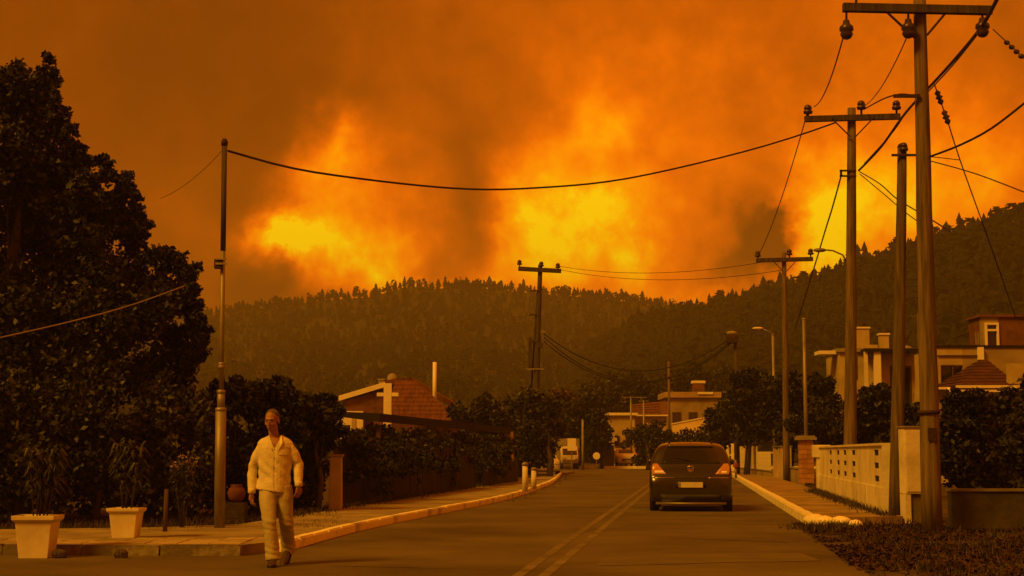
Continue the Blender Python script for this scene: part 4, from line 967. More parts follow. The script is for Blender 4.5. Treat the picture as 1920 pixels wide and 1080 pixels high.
rt = [('dark dense shrub behind the low boundary wall beside the tall pole', 1800, 29, [(1790, 800, 40), (1830, 790, 50), (1800, 870, 56), (1850, 870, 60)], M_leafdark, 9000, .12),
      ('pale-tipped white flowering shrub below the porch roof', 1835, 40, [(1815, 765, 22), (1850, 768, 22), (1885, 780, 26)], M_leafmid, 2600, .14),
      ('olive leafy shrub at the picture edge above the low boundary wall', 1910, 26.5, [(1925, 790, 40), (1905, 850, 38), (1935, 900, 50), (1960, 830, 60)], M_leafmid, 6500, .12),
      ('black shaded shrub in the corner beyond the low boundary wall', 1890, 31, [(1900, 760, 50), (1960, 740, 60), (1880, 830, 56), (1950, 860, 70), (1880, 900, 50)], M_leafdark, 9000, .13)]
for i, (lab, px, Y, cl, m, n, lf) in enumerate(rt):
    tree('garden_shrub', lab, 'shrub', (at(px, 900, Y).x, Y, 0), [pc(x, y, r, Y + random.uniform(-.4, .4)) for x, y, r in cl], n, lf, m, r=.07, group='shrubs of the right-hand garden', k=6, seed=150 + i)

# long stuff: far-off gardens that close the view under the hills
cl = []
g = random.Random(3)
for _ in range(70):
    px = g.uniform(560, 1420); Y = g.uniform(168, 215); s = g.uniform(1.6, 3.2); p = at(px, 840, Y); cl.append((p.x, Y, s * .75, s, s, s * g.uniform(.7, 1.3)))
tag(link('treeline', leaf_mesh('treeline', sub_clumps(cl, 5, .45, 8), 26000, .5, M_leafdark, seed=8), None, kind='stuff'), 'far treeline of gardens and scrub at the foot of the hills', 'treeline')

# ---------------------------------------------------------------- potted plants
def strap_leaves(name, stems, n, L, wid, m, seed, droop=1.0, parent=None):
    """long narrow leaves arching off the upper part of each stem"""
    g = random.Random(seed); b = MB()
    for _ in range(n):
        s = g.choice(stems); u = g.uniform(.38, 1.0); p = s[0].lerp(s[1], u); a = g.uniform(0, 2 * PI); l = L * g.uniform(.6, 1.2)
        o = Vector((math.cos(a), math.sin(a), 0)); w = Vector((-math.sin(a), math.cos(a), 0)) * wid * g.uniform(.7, 1.2)
        q1 = p + o * l * .45 + Vector((0, 0, l * .30)); q2 = p + o * l * .85 + Vector((0, 0, l * (.30 - .55 * droop * g.uniform(.4, 1.1))))
        b.add([p - w * .2, p + w * .2, q1 + w * .5, q1 - w * .5, q2], [(0, 1, 2, 3), (3, 2, 4)])
    return b.build(name, m, parent)
def pot(name, label, plabel, px, pyb, pyt, wpx, plant_top, seed):
    p = gr(px, pyb, .0); p = gr(px, pyb, .128 if pyb < 1035 else .005) ; Y = p.y; s = F / Y
    h = at(px, pyt, Y).z - p.z; W = wpx / s; w2 = W * .355; p.y += w2; p.x += w2 * (px - 960) / F
    root = thing('planter', label, 'planter', p, random.uniform(-.04, .04), group='cream square planters on the pavement')
    def sq(r, z): return [(-r, -r, z), (r, -r, z), (r, r, z), (-r, r, z)]
    MB().loft([sq(w2 * .86, 0), sq(w2 * 1.08, h * .86), sq(w2 * .96, h * .86), sq(w2 * .93, h * .8)], False).add(sq(w2 * .86, 0), [(3, 2, 1, 0)]).build('body', M_pot, root, bevel=.008)
    MB().loft([sq(w2 * 1.1, h * .84), sq(w2 * 1.25, h * .9), sq(w2 * 1.26, h), sq(w2 * 1.12, h), sq(w2 * 1.05, h * .85)], False).build('rim', M_pot, root, bevel=.006)
    b = MB(); b.add([(v[0], v[1], h * .82 + .02 * noise.noise(Vector(v) * 9)) for v in [(-w2 + w2 * 2 * i / 6, -w2 + w2 * 2 * j / 6, 0) for j in range(7) for i in range(7)]],
                    [(j * 7 + i, j * 7 + i + 1, j * 7 + i + 8, j * 7 + i + 7) for j in range(6) for i in range(6)]); b.build('soil', M_potd, root)
    g = random.Random(seed); top = at(px, plant_top, Y).z - p.z - h * .82
    pr = thing('potted_plant', plabel, 'plant', p + Vector((0, 0, h * .82)), group='leggy plants in the square planters')
    stems = []; b = MB()
    for k in range(7):
        a = g.uniform(0, 2 * PI); q = g.uniform(.05, .5) * w2; s0 = Vector((q * math.cos(a), q * math.sin(a), 0)); e = Vector((s0.x * 2.6 + g.uniform(-.05, .05), s0.y * 2.2, top * g.uniform(.68, .95)))
        stems.append((s0, e)); b.tube([s0, s0.lerp(e, .5) + Vector((g.uniform(-.02, .02), 0, 0)), e], [.011, .009, .005], 6)
    b.build('stem', M_bark, pr, smooth=True)
    strap_leaves('foliage', stems, 330, .24, .035, M_leafmid, seed, parent=pr)
    return root
pot('planter', 'nearer cream square planter standing against the kerb at the picture edge', 'leggy drooping plant in the nearer square planter', 69, 1047, 967, 88, 822, 3)
pot('planter', 'farther cream square planter on the pavement halfway to the stepped pole', 'leggy drooping plant in the farther square planter', 236, 1010, 953, 68, 818, 4)
p = gr(340, 992, .1); root = thing('young_oleander', 'small young bush with pale flower tips beside the stepped steel pole', 'plant', p)
g = random.Random(8); stems = []; b = MB()
hp = at(340, 868, p.y).z
for k in range(8):
    a = g.uniform(0, 6.28); e = Vector((math.cos(a) * .34 * g.random(), math.sin(a) * .3 * g.random(), hp * g.uniform(.7, 1))); s0 = Vector((e.x * .1, e.y * .1, 0)); stems.append((s0, e)); b.tube([s0, e], [.014, .005], 6)
b.build('stem', M_bark, root, smooth=True); strap_leaves('foliage', stems, 330, .17, .035, M_leafmid, 5, .7, parent=root)
fl = [(e.x, e.y, e.z, .07, .07, .05) for (_, e) in stems]; link('blossom', leaf_mesh('blossom', fl, 170, .04, mat('pale_pink_petals', (.28, .16, .12), (.5, .36, .3), 3, island=True), seed=4), None, root)
p = gr(309, 1000, .1); tag(MB().tube([(0, 0, 0), (.01, 0, at(309, 930, p.y).z)], [.035, .03], 8).build('wooden_stake', M_wood, smooth=True, loc=p), 'short dark wooden stake in the ground beside the small young bush', 'stake')
p = gr(443, 962, .0); Yp = 27.0; q = at(443, 948, Yp)
root = thing('terracotta_jar', 'round terracotta jar among the shrubs left of the walking man', 'jar', (q.x, Yp, 0)); zc = at(443, 925, Yp).z; r = 17 * Yp / F
MB().box((0, 0, (zc - r) / 2), (.34, .34, zc - r)).build('stand', M_potd, root)
MB().lathe([(.08, zc - r), (r * .8, zc - r * .6), (r, zc), (r * .85, zc + r * .5), (r * .55, zc + r * .8), (r * .7, zc + r * .95), (r * .5, zc + r * .95), (r * .45, zc + r * .7)], 20).build('body', M_terra, root, smooth=True)
p = gr(112, 1047, .0); b = MB().ell((0, 0, .05), (.10, .08, .06), 10, 6); b.v = [tuple(Vector(v) * (1 + .3 * noise.noise(Vector(v) * 11))) for v in b.v]
tag(b.build('rock', M_poledk, smooth=False, loc=p), 'dark rough stone lying at the kerb beside the nearer planter', 'rock')
p = gr(228, 1047, .0); b = MB().ell((0, 0, .04), (.09, .08, .07), 10, 6); b.v = [tuple(Vector(v) * (1 + .3 * noise.noise(Vector(v) * 13))) for v in b.v]
tag(b.build('rock', M_poledk, loc=p), 'small dark stone on the pavement in front of the farther planter', 'rock')

# ---------------------------------------------------------------- grass and fallen leaves
def blades(name, pts, h, m, seed, label, w=.012):
    g = np.random.default_rng(seed); P = np.array(pts); n = len(P); a = g.random(n) * 6.28
    B = np.stack([np.cos(a), np.sin(a), 0 * a], 1) * w; top = np.stack([g.normal(0, .35, n), g.normal(0, .35, n), np.ones(n)], 1) * (h * (.4 + .9 * g.random(n)))[:, None]
    V = np.stack([P - B, P + B, P + top], 1).reshape(-1, 3)
    return tag(link(name, np_mesh(name, V, np.arange(3 * n).reshape(-1, 3), m), None, kind='stuff'), label, 'grass')
g = random.Random(5); pts = []
for _ in range(15000):      # strip behind the left pavement
    px = g.uniform(-200, 640); Y = g.uniform(23.4, 29.5); p = at(px, 900, Y); 
    if noise.noise(Vector((p.x * .9, Y * .9, 0))) > -.12: pts.append((p.x, Y, .01))
for _ in range(3500):       # tufts along the left fence
    Y = g.uniform(27, 62); q = road(-7.35 + g.gauss(0, .18), Y); pts.append((q.x, q.y, .1))
for _ in range(9000):       # verge at the right
    Y = g.uniform(15.5, 28.5); q = road(g.uniform(2.15, 9), Y)
    if noise.noise(Vector((q.x * .8, Y * .8, 4))) > -.05: pts.append((q.x, q.y, 0))
for _ in range(2600):
    Y = g.uniform(28, 46); q = road(3.6 - abs(g.gauss(0, .16)), Y); pts.append((q.x, q.y, .12))
for _ in range(900):        # tuft at the broken kerb end
    q = road(2.25 + g.gauss(0, .3), 26.0 + g.gauss(0, .45)); pts.append((q.x, q.y, 0))
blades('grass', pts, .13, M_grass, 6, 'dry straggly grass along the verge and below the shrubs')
g = np.random.default_rng(9); n = 20000
Yv = 15 + 13 * g.random(n) ** 1.0; tv = 1.75 + np.abs(g.normal(0, 1, n)) * 2.6; P = np.stack([tv + Yv * TAN, Yv, .012 + .05 * g.random(n) * (tv > 2.2)], 1)
keep = np.array([noise.noise(Vector((a * .9, b_ * .9, 2))) > -.25 for a, b_, _ in P]) & ~((Yv > 27) & (tv > 1.9) & (tv < 3.6)); P = P[keep]
A = unit(g.normal(size=P.shape) * np.array([1, 1, .35])); B = unit(np.cross(A, g.normal(size=P.shape) * np.array([.4, .4, 1]))); L = (.03 + .065 * g.random((len(P), 1)) ** 2)
V = np.stack([P - A * L / 2, P + B * L * .3 + np.array([0, 0, .012]), P + A * L / 2, P - B * L * .3], 1).reshape(-1, 3)
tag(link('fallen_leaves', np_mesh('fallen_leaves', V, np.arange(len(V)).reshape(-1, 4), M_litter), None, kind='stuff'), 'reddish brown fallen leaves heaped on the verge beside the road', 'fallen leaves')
g = random.Random(12)
b = MB()
for _ in range(260):
    Y = g.uniform(15.5, 27); q = road(1.7 + abs(g.gauss(0, 1.3)), Y); s = g.uniform(.012, .045)
    b.ell((q.x, q.y, .01), (s, s * g.uniform(.6, 1), s * .6), 6, 4)
for _ in range(160):
    q = Vector(g.choice(edge_l[20:])); s = g.uniform(.01, .03); b.ell((q.x + g.uniform(-.05, .35), q.y - g.uniform(0, .4), .01), (s, s, s * .6), 6, 4)
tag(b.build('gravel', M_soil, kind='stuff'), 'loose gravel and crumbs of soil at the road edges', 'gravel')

# ---------------------------------------------------------------- vehicles
M_tyre = mat('tyre_rubber', (.018, .016, .015), (.04, .035, .03), 6, .85)
M_chrome = mat('dull_chrome', (.45, .42, .38), None, rough=.25, metal=1)
M_trim = mat('black_plastic_trim', (.02, .018, .016), None, rough=.6)
M_lensr = mat('lit_red_lens', (.20, .045, .006), None, rough=.2, emit=(1.0, .22, .004, .30), spec=.5)
M_lensc = mat('lit_clear_lens', (.5, .3, .14), None, rough=.2, emit=(1.0, .42, .05, .45))
M_lensd = mat('clear_lens', (.5, .45, .4), None, rough=.15)
M_rim = mat('alloy_rim', (.25, .23, .2), None, rough=.4, metal=.8)
def car_body(sect, W, taper, belt):
    b = MB(); rings = []
    for (y, zb, zt, k) in sect:
        hw = W / 2 * k
        def hx(z):
            q = max(0, (z - belt)) / .65; lo = max(0, (.42 - z)) / .42
            return hw * (1 - taper * q ** 1.15) * (1 - .05 * lo)
        H_ = zt - zb; half = [(0, zb), (.55 * hx(zb), zb), (.93 * hx(zb), zb + .005), (hx(zb + .08), zb + min(.09, H_ * .15))]
        for f in (.3, .5, .68): half.append((hx(zb + H_ * f) * (1.012 if f == .5 else 1), zb + H_ * f))
        zc = zt - min(.10, H_ * .14); half.append((hx(zc), zc)); half.append((hx(zt) * .93, zt - min(.028, H_ * .04))); half.append((hx(zt) * .72, zt)); half.append((hx(zt) * .38, zt + .012)); half.append((0, zt + .016))
        ring = [(x, y, z) for x, z in half] + [(-x, y, z) for x, z in half[-2:0:-1]]
        rings.append(ring)
    b.loft(rings); return b
def make_vehicle(name, label, cat, paint, sect, W, taper, belt, loc, rz, wheels, rear, front, side=None, lit=True, group=None):
    root = thing(name, label, cat, loc, rz, group)
    tmp = car_body(sect, W, taper, belt).build('body', paint, None, smooth=True)
    md = tmp.modifiers.new('s', 'SUBSURF'); md.levels = md.render_levels = 1
    bpy.context.view_layer.update(); dg = bpy.context.evaluated_depsgraph_get()
    me = bpy.data.meshes.new_from_object(tmp.evaluated_get(dg)); bpy.data.objects.remove(tmp)
    me.name = 'body'; me.polygons.foreach_set('use_smooth', [True] * len(me.polygons))
    body = link('body', me, None, root)
    bm = bmesh.new(); bm.from_mesh(me); bvh = BVHTree.FromBMesh(bm); bm.free()
    def panel(nm, rows, m, d='rear', off=.006, nx=9, nz=4, parent=None, thick=.012):
        """a curved panel lying on the body: rows of (z, a, b) run across the outline"""
        out = MB(); grid = []
        for i in range(len(rows) - 1):
            for s in range(nz if i < len(rows) - 2 else nz + 1):
                u = s / nz; z = rows[i][0] + (rows[i + 1][0] - rows[i][0]) * u; x0 = rows[i][1] + (rows[i + 1][1] - rows[i][1]) * u; x1 = rows[i][2] + (rows[i + 1][2] - rows[i][2]) * u
                line = []
                for j in range(nx + 1):
                    x = x0 + (x1 - x0) * j / nx
                    if d == 'rear': o_, dr = Vector((x, -3, z)), Vector((0, 1, 0))
                    elif d == 'front': o_, dr = Vector((x, 9, z)), Vector((0, -1, 0))
                    elif d == 'left': o_, dr = Vector((-3, x, z)), Vector((1, 0, 0))
                    else: o_, dr = Vector((3, x, z)), Vector((-1, 0, 0))
                    h = bvh.ray_cast(o_, dr); p = h[0] if h[0] else None
                    if p is None: line.append((line[-1][0], line[-1][1]) if line else (Vector((x, 0, z)), -dr)); continue
                    nrm = h[1] if h[1].dot(dr) < 0 else -h[1]; line.append((p, (nrm - dr * .8).normalized()))
                grid.append(line)
        n = nx + 1; V = [p + nn * off for L in grid for (p, nn) in L]; V2 = [p + nn * (off - thick) for L in grid for (p, nn) in L]; nr = len(grid); Fs = []
        for i in range(nr - 1):
            for j in range(nx): a = i * n + j; Fs.append((a, a + 1, a + n + 1, a + n))
        N0 = len(V); rim = [j for j in range(n)] + [i * n + nx for i in range(1, nr)] + [(nr - 1) * n + j for j in range(nx - 1, -1, -1)] + [i * n for i in range(nr - 2, 0, -1)]
        for k in range(len(rim)): a, b2 = rim[k], rim[(k + 1) % len(rim)]; Fs.append((a, b2, N0 + b2, N0 + a))
        out.add(V + V2, Fs); return out.build(nm, m, parent or root, smooth=True)
    for (wy, r, tw) in wheels:
        for s in (-1, 1):
            x = s * (W / 2 - tw / 2 + .008)
            wr = bpy.data.objects.new('wheel', None); COL.objects.link(wr); wr.parent = root; wr.location = (x, wy, r)
            MB().lathe([(r * .62, -tw / 2), (r * .92, -tw / 2), (r, -tw * .32), (r, tw * .32), (r * .92, tw / 2), (r * .62, tw / 2)], 28, axis='x').build('tyre', M_tyre, wr, smooth=True)
            b = MB(); b.lathe([(r * .1, s * tw * .3), (r * .6, s * tw * .28), (r * .63, s * tw * .46), (r * .64, s * tw * .50), (r * .64, -s * tw * .4)], 24, axis='x')
            for k in range(7): b.box((s * tw * .4, 0, 0), (tw * .2, r * .12, r * 1.2), Matrix.Rotation(PI * k / 7, 3, 'X'))
            b.build('rim', M_rim, wr)
            ar = MB().lathe([(r * 1.0, -.10 * s), (r * 1.16, -.10 * s), (r * 1.16, .02 * s), (r * 1.0, .015 * s)], 28, (0, 0, 0), 'x').build('wheel_arch', M_trim, root, smooth=True); ar.location = (s * (W / 2 - .01), wy, r * 1.02)
    for nm, rows, m, kw in rear: panel(nm, rows, m, 'rear', **kw)
    for nm, rows, m, kw in front: panel(nm, rows, m, 'front', **kw)
    for nm, rows, m, kw in (side or []):
        panel(nm, rows, m, 'left', **kw); panel(nm, rows, m, 'right', **kw)
    return root, panel, bvh
M_carp = mat('dark_bronze_car_paint', (.026, .021, .014), (.032, .026, .017), 3, .28, spec=.5, coat=.7, metal=.35)
ms = [(.00, .30, .60, .86), (.025, .22, .70, .96), (.09, .185, .78, .99), (.125, .18, .97, 1.0), (.20, .18, 1.06, 1.0), (.32, .18, 1.30, 1.0), (.42, .18, 1.47, 1.0), (.52, .18, 1.555, 1.0), (.9, .18, 1.59, 1.0), (1.6, .18, 1.605, 1.0), (2.3, .18, 1.575, 1.0),
      (2.75, .18, 1.42, 1.0), (3.1, .18, 1.16, 1.0), (3.35, .18, 1.02, .99), (3.7, .18, .92, .96), (3.95, .20, .78, .88), (4.05, .26, .62, .78)]
zm = lambda z: z if z < .98 else .98 + (z - .98) * .80
ms = [(y, zb, zm(zt), k) for (y, zb, zt, k) in ms]
cY = 33.4; cpx = 1295
p = at(cpx, 900, cY)
dz = []
rearp = [('rear_window', [(1.06, -.60, .60), (1.12, -.60, .60), (1.36, -.545, .545), (1.44, -.50, .50)], M_glass, dict(off=.008, nx=16)),
         ('window_seal', [(1.025, -.63, .63), (1.05, -.635, .635)], M_trim, dict(off=.010, nx=16, nz=2)),
         ('roof_spoiler', [(1.475, -.50, .50), (1.515, -.50, .50)], mat('bronze_edge_highlight', (.16, .12, .075), None, rough=.3, metal=.4, coat=.5), dict(off=.045, nx=14, nz=2, thick=.06)),  # paler bronze puts the roof edge highlight into the spoiler colour
         ('tailgate_seam', [(.70, -.60, .60), (.712, -.60, .60)], M_trim, dict(off=.004, nx=14, nz=1)),
         ('taillight', [(.79, -.81, -.52), (.86, -.83, -.58), (.95, -.83, -.66), (1.02, -.80, -.71)], M_lensr, dict(off=.012, nx=6)),
         ('taillight', [(.79, .52, .81), (.86, .58, .83), (.95, .66, .83), (1.02, .71, .80)], M_lensr, dict(off=.012, nx=6)),
         ('reversing_light', [(.815, -.77, -.54), (.865, -.77, -.60)], M_lensc, dict(off=.020, nx=4, nz=1)),
         ('reversing_light', [(.815, .66, .77), (.855, .66, .77)], M_lensc, dict(off=.020, nx=4, nz=1)),
         ('plate_recess', [(.50, -.33, .33), (.645, -.31, .31)], M_trim, dict(off=.005, nx=8, nz=2)),
         ('bumper_insert', [(.18, -.62, .62), (.36, -.66, .66)], M_trim, dict(off=.010, nx=12, nz=2)),
         ('bumper_edge', [(.70, -.82, -.36), (.725, -.82, -.34)], M_chrome, dict(off=.004, nx=5, nz=1)),
         ('bumper_edge', [(.725, .34, .82), (.70, .36, .82)][::-1], M_chrome, dict(off=.004, nx=5, nz=1))]
rearp = [(n_, [(zm(z), a_, b2) for (z, a_, b2) in rows], m_, kw) for (n_, rows, m_, kw) in rearp]
carroot, cpanel, cb = make_vehicle('parked_car', 'dark bronze hatchback on the road seen from behind, its tail lights glowing', 'car', M_carp, ms, 1.76, .28, .98,
    (p.x, cY, .012), -RA, [(.72, .315, .2), (3.3, .315, .2)], rearp,
    [('windscreen', [(1.06, -.62, .62), (1.38, -.54, .54)], M_glass, dict(nx=12)), ('headlight', [(.66, -.80, -.50), (.82, -.78, -.55)], M_lensd, {}), ('headlight', [(.66, .50, .80), (.82, .55, .78)], M_lensd, {}), ('grille', [(.5, -.4, .4), (.66, -.42, .42)], M_trim, {})],
    [('side_window', [(1.0, .55, 1.35), (1.32, .72, 1.30)], M_glass, {}), ('side_window', [(1.0, 1.42, 2.1), (1.35, 1.38, 2.05)], M_glass, {}), ('side_window', [(1.0, 2.16, 2.95), (1.33, 2.12, 2.55)], M_glass, {})])
carroot.name = 'hatchback_car'
b = MB(); b.box((0, -.018, .562), (.52, .014, .115)); pl = b.build('number_plate', mat('pale_plate', (.50, .46, .36), (.64, .58, .46), 6, .5), carroot, bevel=.004)
MB().box((-.235, -.0265, .562), (.045, .006, .10)).build('plate_band', mat('grey_plate_band', (.2, .19, .2), None), pl)
hit = cb.ray_cast(Vector((0, -3, .90)), Vector((0, 1, 0)))[0]
em = MB(); n = 24; y = hit.y - .012
em.lathe([(.052, y - .008 + .0), (.068, y - .014), (.078, y - .006), (.074, y + .01), (.05, y + .01)], n, (0, 0, .90), 'y'); emb = em.build('emblem', M_chrome, carroot, smooth=True)
MB().add([(-.085, y - .012, .905), (-.01, y - .012, .912), (-.02, y - .012, .893), (.085, y - .012, .895), (.01, y - .012, .888), (.02, y - .012, .907), (-.085, y - .004, .905), (.085, y - .004, .895)], [(0, 1, 5, 3, 4, 2)]).build('emblem_bolt', M_chrome, emb)
MB().tube([(-.75, .02, .165), (.0, -.035, .165), (.75, .02, .165)], .028, 8).build('skid_trim', mat('satin_trim', (.22, .18, .14), None, rough=.45, metal=.5), carroot, smooth=True)
hit = cb.ray_cast(Vector((.02, -3, 1.07)), Vector((0, 1, 0)))[0]; h2 = cb.ray_cast(Vector((-.3, -3, 1.15)), Vector((0, 1, 0)))[0]
b = MB(); b.tube([hit + Vector((0, -.03, 0)), h2 + Vector((0, -.03, 0))], .009, 6); b.ell(hit + Vector((0, -.01, 0)), (.035, .03, .03), 8, 5); b.build('wiper', M_trim, carroot, smooth=True)
for s in (-1, 1):
    MB().ell((s * .93, 2.55, 1.04), (.07, .06, .07), 12, 8).build('wing_mirror', M_carp, carroot, smooth=True)
    MB().tube([(s * .46, .75, 1.485), (s * .48, 1.4, 1.505), (s * .46, 2.1, 1.485)], .018, 6).build('roof_rail', M_trim, carroot, smooth=True)
MB().tube([(0, 1.0, 1.47), (0, .82, 1.62)], .006, 5).build('aerial', M_trim, carroot)
MB().box((0, 1.9, .2), (1.5, 3.2, .14)).build('underbody', M_trim, carroot)
MB().tube([(-.45, .02, .20), (-.45, .4, .20)], .03, 8).build('exhaust_pipe', M_rust, carroot, smooth=True)

# far vehicles by the cross street
fs = [(.00, .35, .62, .86), (.03, .26, .74, .95), (.15, .20, .86, .98), (.5, .19, .95, 1.0), (.95, .19, 1.02, 1.0), (1.3, .19, 1.25, 1.0), (1.65, .19, 1.42, 1.0), (2.4, .19, 1.46, 1.0), (3.1, .19, 1.40, 1.0), (3.7, .19, 1.05, .99), (4.1, .2, .92, .95), (4.25, .3, .7, .85)]
M_wcar = mat('off_white_car_paint', (.50, .47, .40), (.60, .56, .48), 2, .3, coat=.5)
frontp = [('windscreen', [(1.04, -.60, .60), (1.36, -.5, .5)], M_glass, dict(nx=10)), ('headlight', [(.60, -.78, -.48), (.76, -.76, -.5)], M_lensd, {}), ('headlight', [(.60, .48, .78), (.76, .5, .76)], M_lensd, {}), ('grille', [(.40, -.5, .5), (.60, -.46, .46)], M_trim, {}), ('number_plate', [(.42, -.24, .24), (.5, -.24, .24)], M_lensd, dict(off=.015))]
sidep = [('side_window', [(.98, 1.5, 2.2), (1.3, 1.75, 2.2)], M_glass, {}), ('side_window', [(.98, 2.28, 3.2), (1.3, 2.28, 2.9)], M_glass, {})]
q = at(1029, 880, 86)
make_vehicle('parked_car', 'off-white car parked beyond the kerb beside the two white bollards', 'car', M_wcar, fs, 1.72, .28, .92, (q.x - .2, 85.5, 0), .12, [(.75, .3, .18), (3.35, .3, .18)], frontp, [], sidep, group='vehicles parked beyond the bend')
q = at(1170, 880, 126)
make_vehicle('parked_car', 'pale car facing the camera across the street in front of the small white-edged house', 'car', M_wcar, fs, 1.74, .28, .92, (q.x + .1, 122.9, 0.16), .08, [(.75, .3, .18), (3.35, .3, .18)], frontp, [], sidep, group='vehicles parked beyond the bend')
q = at(1212, 880, 127)
make_vehicle('parked_car', 'dark car with one bright headlamp tucked behind the dark hatchback', 'car', mat('black_car_paint', (.02, .02, .02), None, rough=.3, coat=.5), fs, 1.74, .28, .92, (q.x, 124, 0.16), -.1, [(.75, .3, .18), (3.35, .3, .18)], frontp, [], sidep, group='vehicles parked beyond the bend')
# light truck with a pale box
q = at(1069, 880, 116); root = thing('light_truck', 'small pale truck with a tall light box body standing beyond the bend', 'truck', (q.x, 116, 0), .05)
MB().box((0, 3.2, 1.45), (1.7, 3.6, 1.7)).build('box_body', M_conc, root, bevel=.03)
MB().loft([[(-.62, .1, .45), (.62, .1, .45), (.64, .1, 1.05), (-.64, .1, 1.05)], [(-.66, 1.3, .45), (.66, 1.3, .45), (.66, 1.3, 1.75), (-.66, 1.3, 1.75)]]).build('cab', M_wcar, root, bevel=.05)
MB().add([(-.55, .1, 1.08), (.55, .1, 1.08), (.5, .75, 1.55), (-.5, .75, 1.55)], [(0, 1, 2, 3)]).build('windscreen', M_glass, root)
MB().box((0, .06, .62), (1.2, .06, .2)).build('bumper', M_chrome, root)
for s in (-.45, .45): MB().box((s, .05, .86), (.22, .05, .14)).build('headlight', M_lensd, root)
for (x, y) in ((-.6, .7), (.6, .7), (-.7, 4), (.7, 4)): MB().lathe([(.15, -.1), (.3, -.1), (.33, 0), (.3, .1), (.15, .1)], 16, (x, y, .33), 'x').build('wheel', M_tyre, root, smooth=True)
a, b_ = at(1064, 845, 114), at(1080, 822, 114)
root = thing('sign_board', 'pale upright rectangular board standing above the small truck', 'sign', ((a.x + b_.x) / 2, 114, 0))
MB().box((0, 0, (a.z + b_.z) / 2), (b_.x - a.x, .06, b_.z - a.z)).build('board', M_whitec, root); MB().tube([(0, .06, 0), (0, .06, b_.z)], .04, 8).build('post', M_steel, root)
q = at(1118.5, 855, 112); root = thing('round_sign', 'round pale disc sign on a short post at the cross street', 'sign', (q.x, 112, 0))
MB().lathe([(.01, -.02), (.25, -.02), (.26, .0), (.25, .02), (.01, .02)], 20, (0, 0, q.z), 'y').build('disc', M_whitec, root, smooth=False); MB().tube([(0, .04, 0), (0, .04, q.z)], .03, 8).build('post', M_steel, root)
for k, (px, lab) in enumerate(((1141.5, 'first small white notice on the dark kiosk roof across the street'), (1153, 'second small white notice beside the first on the dark kiosk roof'))):
    q = at(px, 824, 121.6); 
    tag(MB().box((0, 0, 0), (.36, .05, .26)).build('notice', M_whitec, loc=(q.x, 121.6, q.z), bevel=.02), lab, 'notice')
q = at(1141, 830, 122.5); root = thing('kiosk', 'low dark kiosk across the street under two small notices', 'kiosk', (q.x, 122.2, 0))
MB().box((0, .6, q.z / 2 - .1), (.8, 1.2, q.z - .2)).build('cabin', M_wood, root); MB().box((0, .55, q.z - .05), (1.1, 1.5, .12)).build('roof', M_slate, root); MB().box((-.1, -.03, 1.3), (.5, .05, .5)).build('hatch', M_rust, root)
# red and white roadside marker by the right kerb beside the car
q = gr(1380, 897, .13)
root = thing('marker_post', 'small red and dark marker post by the kerb beside the dark car', 'post', q)
zt = at(1380, 862, q.y).z - .13
MB().lathe([(.05, 0), (.05, zt * .6)], 10).build('post', M_steel, root, smooth=True); MB().lathe([(.12, zt * .6), (.13, zt * .62), (.13, zt * .8), (.12, zt * .82)], 12).build('red_band', mat('faded_red', (.28, .05, .03), None), root); MB().lathe([(.05, zt * .82), (.04, zt)], 10).build('tip', M_conc, root)

# ---------------------------------------------------------------- the walking man
def remesh(mb, voxel, name, m, parent, smooth_it=6, wrinkle=0, wscale=8, seed=0, stretch=(1, 1, 1)):
    tmp = mb.build(name, m)
    md = tmp.modifiers.new('r', 'REMESH'); md.mode = 'VOXEL'; md.voxel_size = voxel; md.use_smooth_shade = True
    if smooth_it: s = tmp.modifiers.new('s', 'SMOOTH'); s.factor = .5; s.iterations = smooth_it
    bpy.context.view_layer.update(); dg = bpy.context.evaluated_depsgraph_get()
    me = bpy.data.meshes.new_from_object(tmp.evaluated_get(dg)); bpy.data.objects.remove(tmp); me.name = name
    if wrinkle:
        N = [v.normal.copy() for v in me.vertices]
        for v, nn in zip(me.vertices, N):
            c = v.co; w_ = noise.noise(Vector((c.x * wscale * stretch[0] + seed, c.y * wscale * stretch[1], c.z * wscale * stretch[2]))) + .5 * noise.noise(Vector((c.x * wscale * 2.3, c.y * wscale * 2.3 + seed, c.z * wscale * 1.7)))
            v.co = c + nn * w_ * wrinkle
    me.polygons.foreach_set('use_smooth', [True] * len(me.polygons))
    return link(name, me, None, parent)
fp = gr(524, 1060); MY = fp.y
man = thing('person', 'man walking in a loose pale long-sleeved shirt and pale trousers, hands by his sides', 'person', (fp.x, MY, .004))
def M_(px, py, dy=0.0):
    p = at(px, py, MY + dy); return Vector((p.x - fp.x, dy, p.z - .004))
def ring(c, rx, ry, n=20, tilt=0, yaw=0, ax=2):
    out = []
    for k in range(n):
        a = 2 * PI * k / n; v = Vector((rx * math.cos(a), ry * math.sin(a), tilt * math.cos(a)))
        v.rotate(Matrix.Rotation(yaw, 3, 'Z')); out.append(Vector(c) + v)
    return out
M_skin = mat('tanned_skin', (.24, .11, .055), (.36, .19, .11), 5, .55, spec=.35)
M_hair = mat('short_grey_hair', (.05, .035, .025), (.14, .10, .08), 30, .8)
M_shirt = mat('pale_cotton_shirt', (.56, .53, .42), (.70, .66, .52), 2.5, .9, .25, 6, bscale=40)
M_trou = mat('pale_cotton_trousers', (.34, .32, .22), (.45, .42, .30), 2.5, .9, .25, 6, bscale=40)
M_shoe = mat('dark_leather_shoe', (.03, .018, .012), (.06, .035, .022), 5, .5)
SL, SR = M_(489, 839), M_(543, 837); EL, ER = M_(474, 878, .04), M_(560, 870, .05); WL, WR = M_(472, 922, -.04), M_(560, 909, -.03)
HL, HR = M_(501, 915), M_(533, 915); KL, KR_ = M_(505, 982, -.20), M_(537, 980, .02); AL, AR = M_(512, 1044, -.22), M_(541, 1027, .30)
